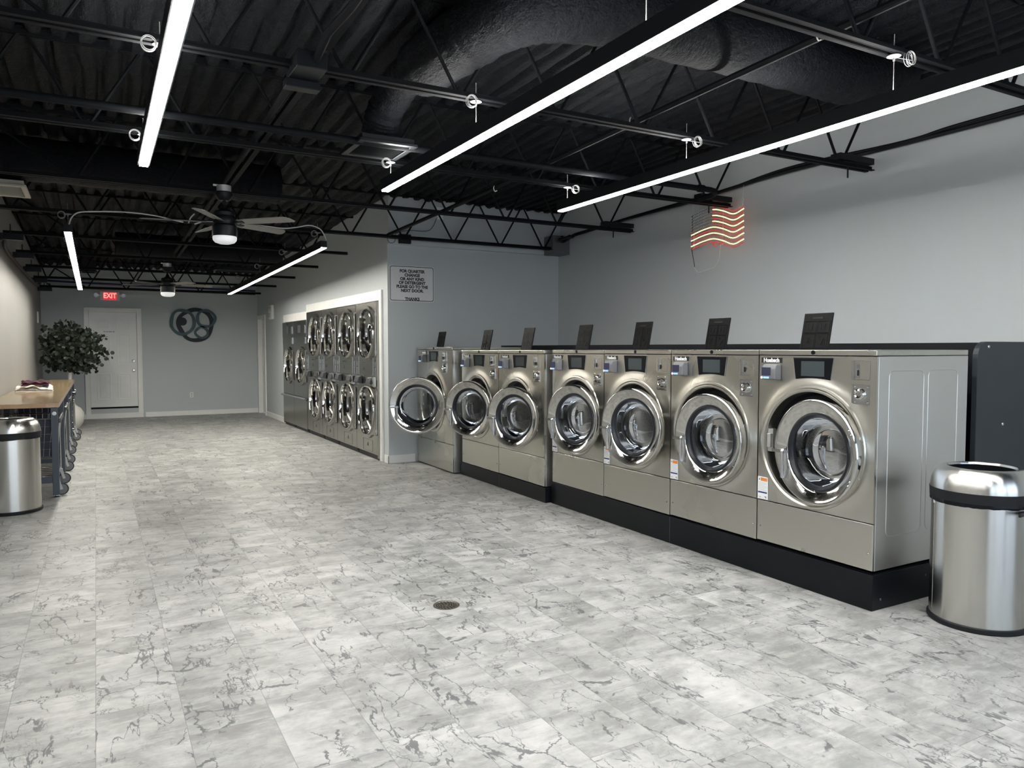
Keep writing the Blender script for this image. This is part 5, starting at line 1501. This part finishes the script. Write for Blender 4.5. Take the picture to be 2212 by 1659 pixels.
for row in range(ROWS):
    canton = row < 7
    u0 = 0.43 if canton else 0.0
    pts = curve(row, u0, 1.0, 90)
    if row % 2 == 0:
        tubes_r.tube(pts[::3], 0.0042, 6)
        if row == 10:
            dots(brd, curve(row, 0.0, 0.16, 40), 0.016, 0.0042); dots(brd, curve(row, 0.84, 1, 40), 0.016, 0.0042)
        else:
            dots(brd, pts, 0.016, 0.0042)
    else:
        tubes_w.tube(pts[::3], 0.0042, 6)
        dots(bw_, pts, 0.0155, 0.0072)
    if canton:
        pc = curve(row, 0.0, 0.42, 50)
        tubes_d.tube(pc[::2], 0.0052, 6)
        dots(wht, pc, 0.0185, 0.0058)
# left edge rope with its tail
le = [Vector((FX, Y0, ZTOP - 12.4 * DZ * t)) for t in [i / 30 for i in range(31)]]
tail = [Vector((FX, Y0 - 0.052 * t, ZTOP - 12.4 * DZ - 0.20 * t)) for t in [i / 15 for i in range(1, 16)]]
tubes_d.tube((le + tail)[::2], 0.0055, 6)
dots(wht, le + tail, 0.014, 0.004)
# right edge and canton edge uprights
tubes_w.tube(curve(0, 0.985, 0.985, 1)[:1] + [Vector((FX, yy_(0.985), ZTOP - 12 * DZ + top_(0.985)))], 0.003, 5)
tubes_r.tube([Vector((FX, yy_(0.43), ZTOP + top_(0.43))), Vector((FX, yy_(0.43), ZTOP - 6 * DZ + top_(0.43)))], 0.003, 5)
# folded-under corner at the bottom
fold = [Vector((FX, yy_(0.44), ZTOP - 12.2 * DZ + 0.05)), Vector((FX, yy_(0.46), ZTOP - 13.4 * DZ + 0.04)), Vector((FX, yy_(0.62), ZTOP - 12.6 * DZ + 0.04))]
fp2 = bez(fold, 12)
tubes_r.tube(fp2, 0.0042, 6); dots(brd, fp2, 0.015, 0.0042)
fr_ = MB()
fr_.tube([Vector((FX + 0.012, yy_(u), ZTOP - row_ * DZ + top_(u))) for row_, u in ((-0.0, 0.03), (12, 0.03))], 0.0025, 5)
fr_.tube([Vector((FX + 0.012, yy_(u), ZTOP - row_ * DZ + top_(u))) for row_, u in ((-0.0, 0.6), (12.4, 0.6))], 0.0025, 5)
fr_.tube([Vector((FX + 0.012, yy_(u), ZTOP - row_ * DZ + top_(u))) for row_, u in ((-0.0, 0.97), (12, 0.97))], 0.0025, 5)
fr_.build('wire_frame', 'cable', r)
tubes_d.build('dark_rope', 'ink', r); wht.build('unlit_white_beads', 'label', r)['kind'] = 'stuff'
tubes_r.build('red_rope', 'flagred', r); brd.build('red_beads', 'bulbred', r)['kind'] = 'stuff'
tubes_w.build('white_rope', 'flagwhite', r); bw_.build('warm_white_bulbs', 'bulbwarm', r)['kind'] = 'stuff'
hk = MB()
for u, dz in ((0.015, 0.07), (0.97, 0.10)):
    y = yy_(u); z = ZTOP + top_(u)
    hk.tube([(FX, y, z), (FX, y, z + dz * 0.5)], 0.003, 5)
    hk.tube([Vector((FX, y + 0.013 * cos(a), z + dz * 0.5 + 0.016 + 0.016 * sin(a))) for a in [j * pi / 8 for j in range(17)]], 0.0025, 5)
    hk.tube([(FX, y, z + dz * 0.5 + 0.03), (FX + 0.01, y, z + dz + 0.12)], 0.002, 5)
hk.build('hanging_hooks', 'cable', r)
cdp = bez([tail[-1], tail[-1] + Vector((0, -0.06, -0.05)), tail[-1] + Vector((0.02, -0.20, -0.03)), tail[-1] + Vector((0.03, -0.28, -0.01)), tail[-1] + Vector((0.03, -0.34, 0.08)), tail[-1] + Vector((0.02, -0.37, 0.24))], 8)
MB().tube(cdp, 0.0028, 6).build('power_cord', 'cable', r)
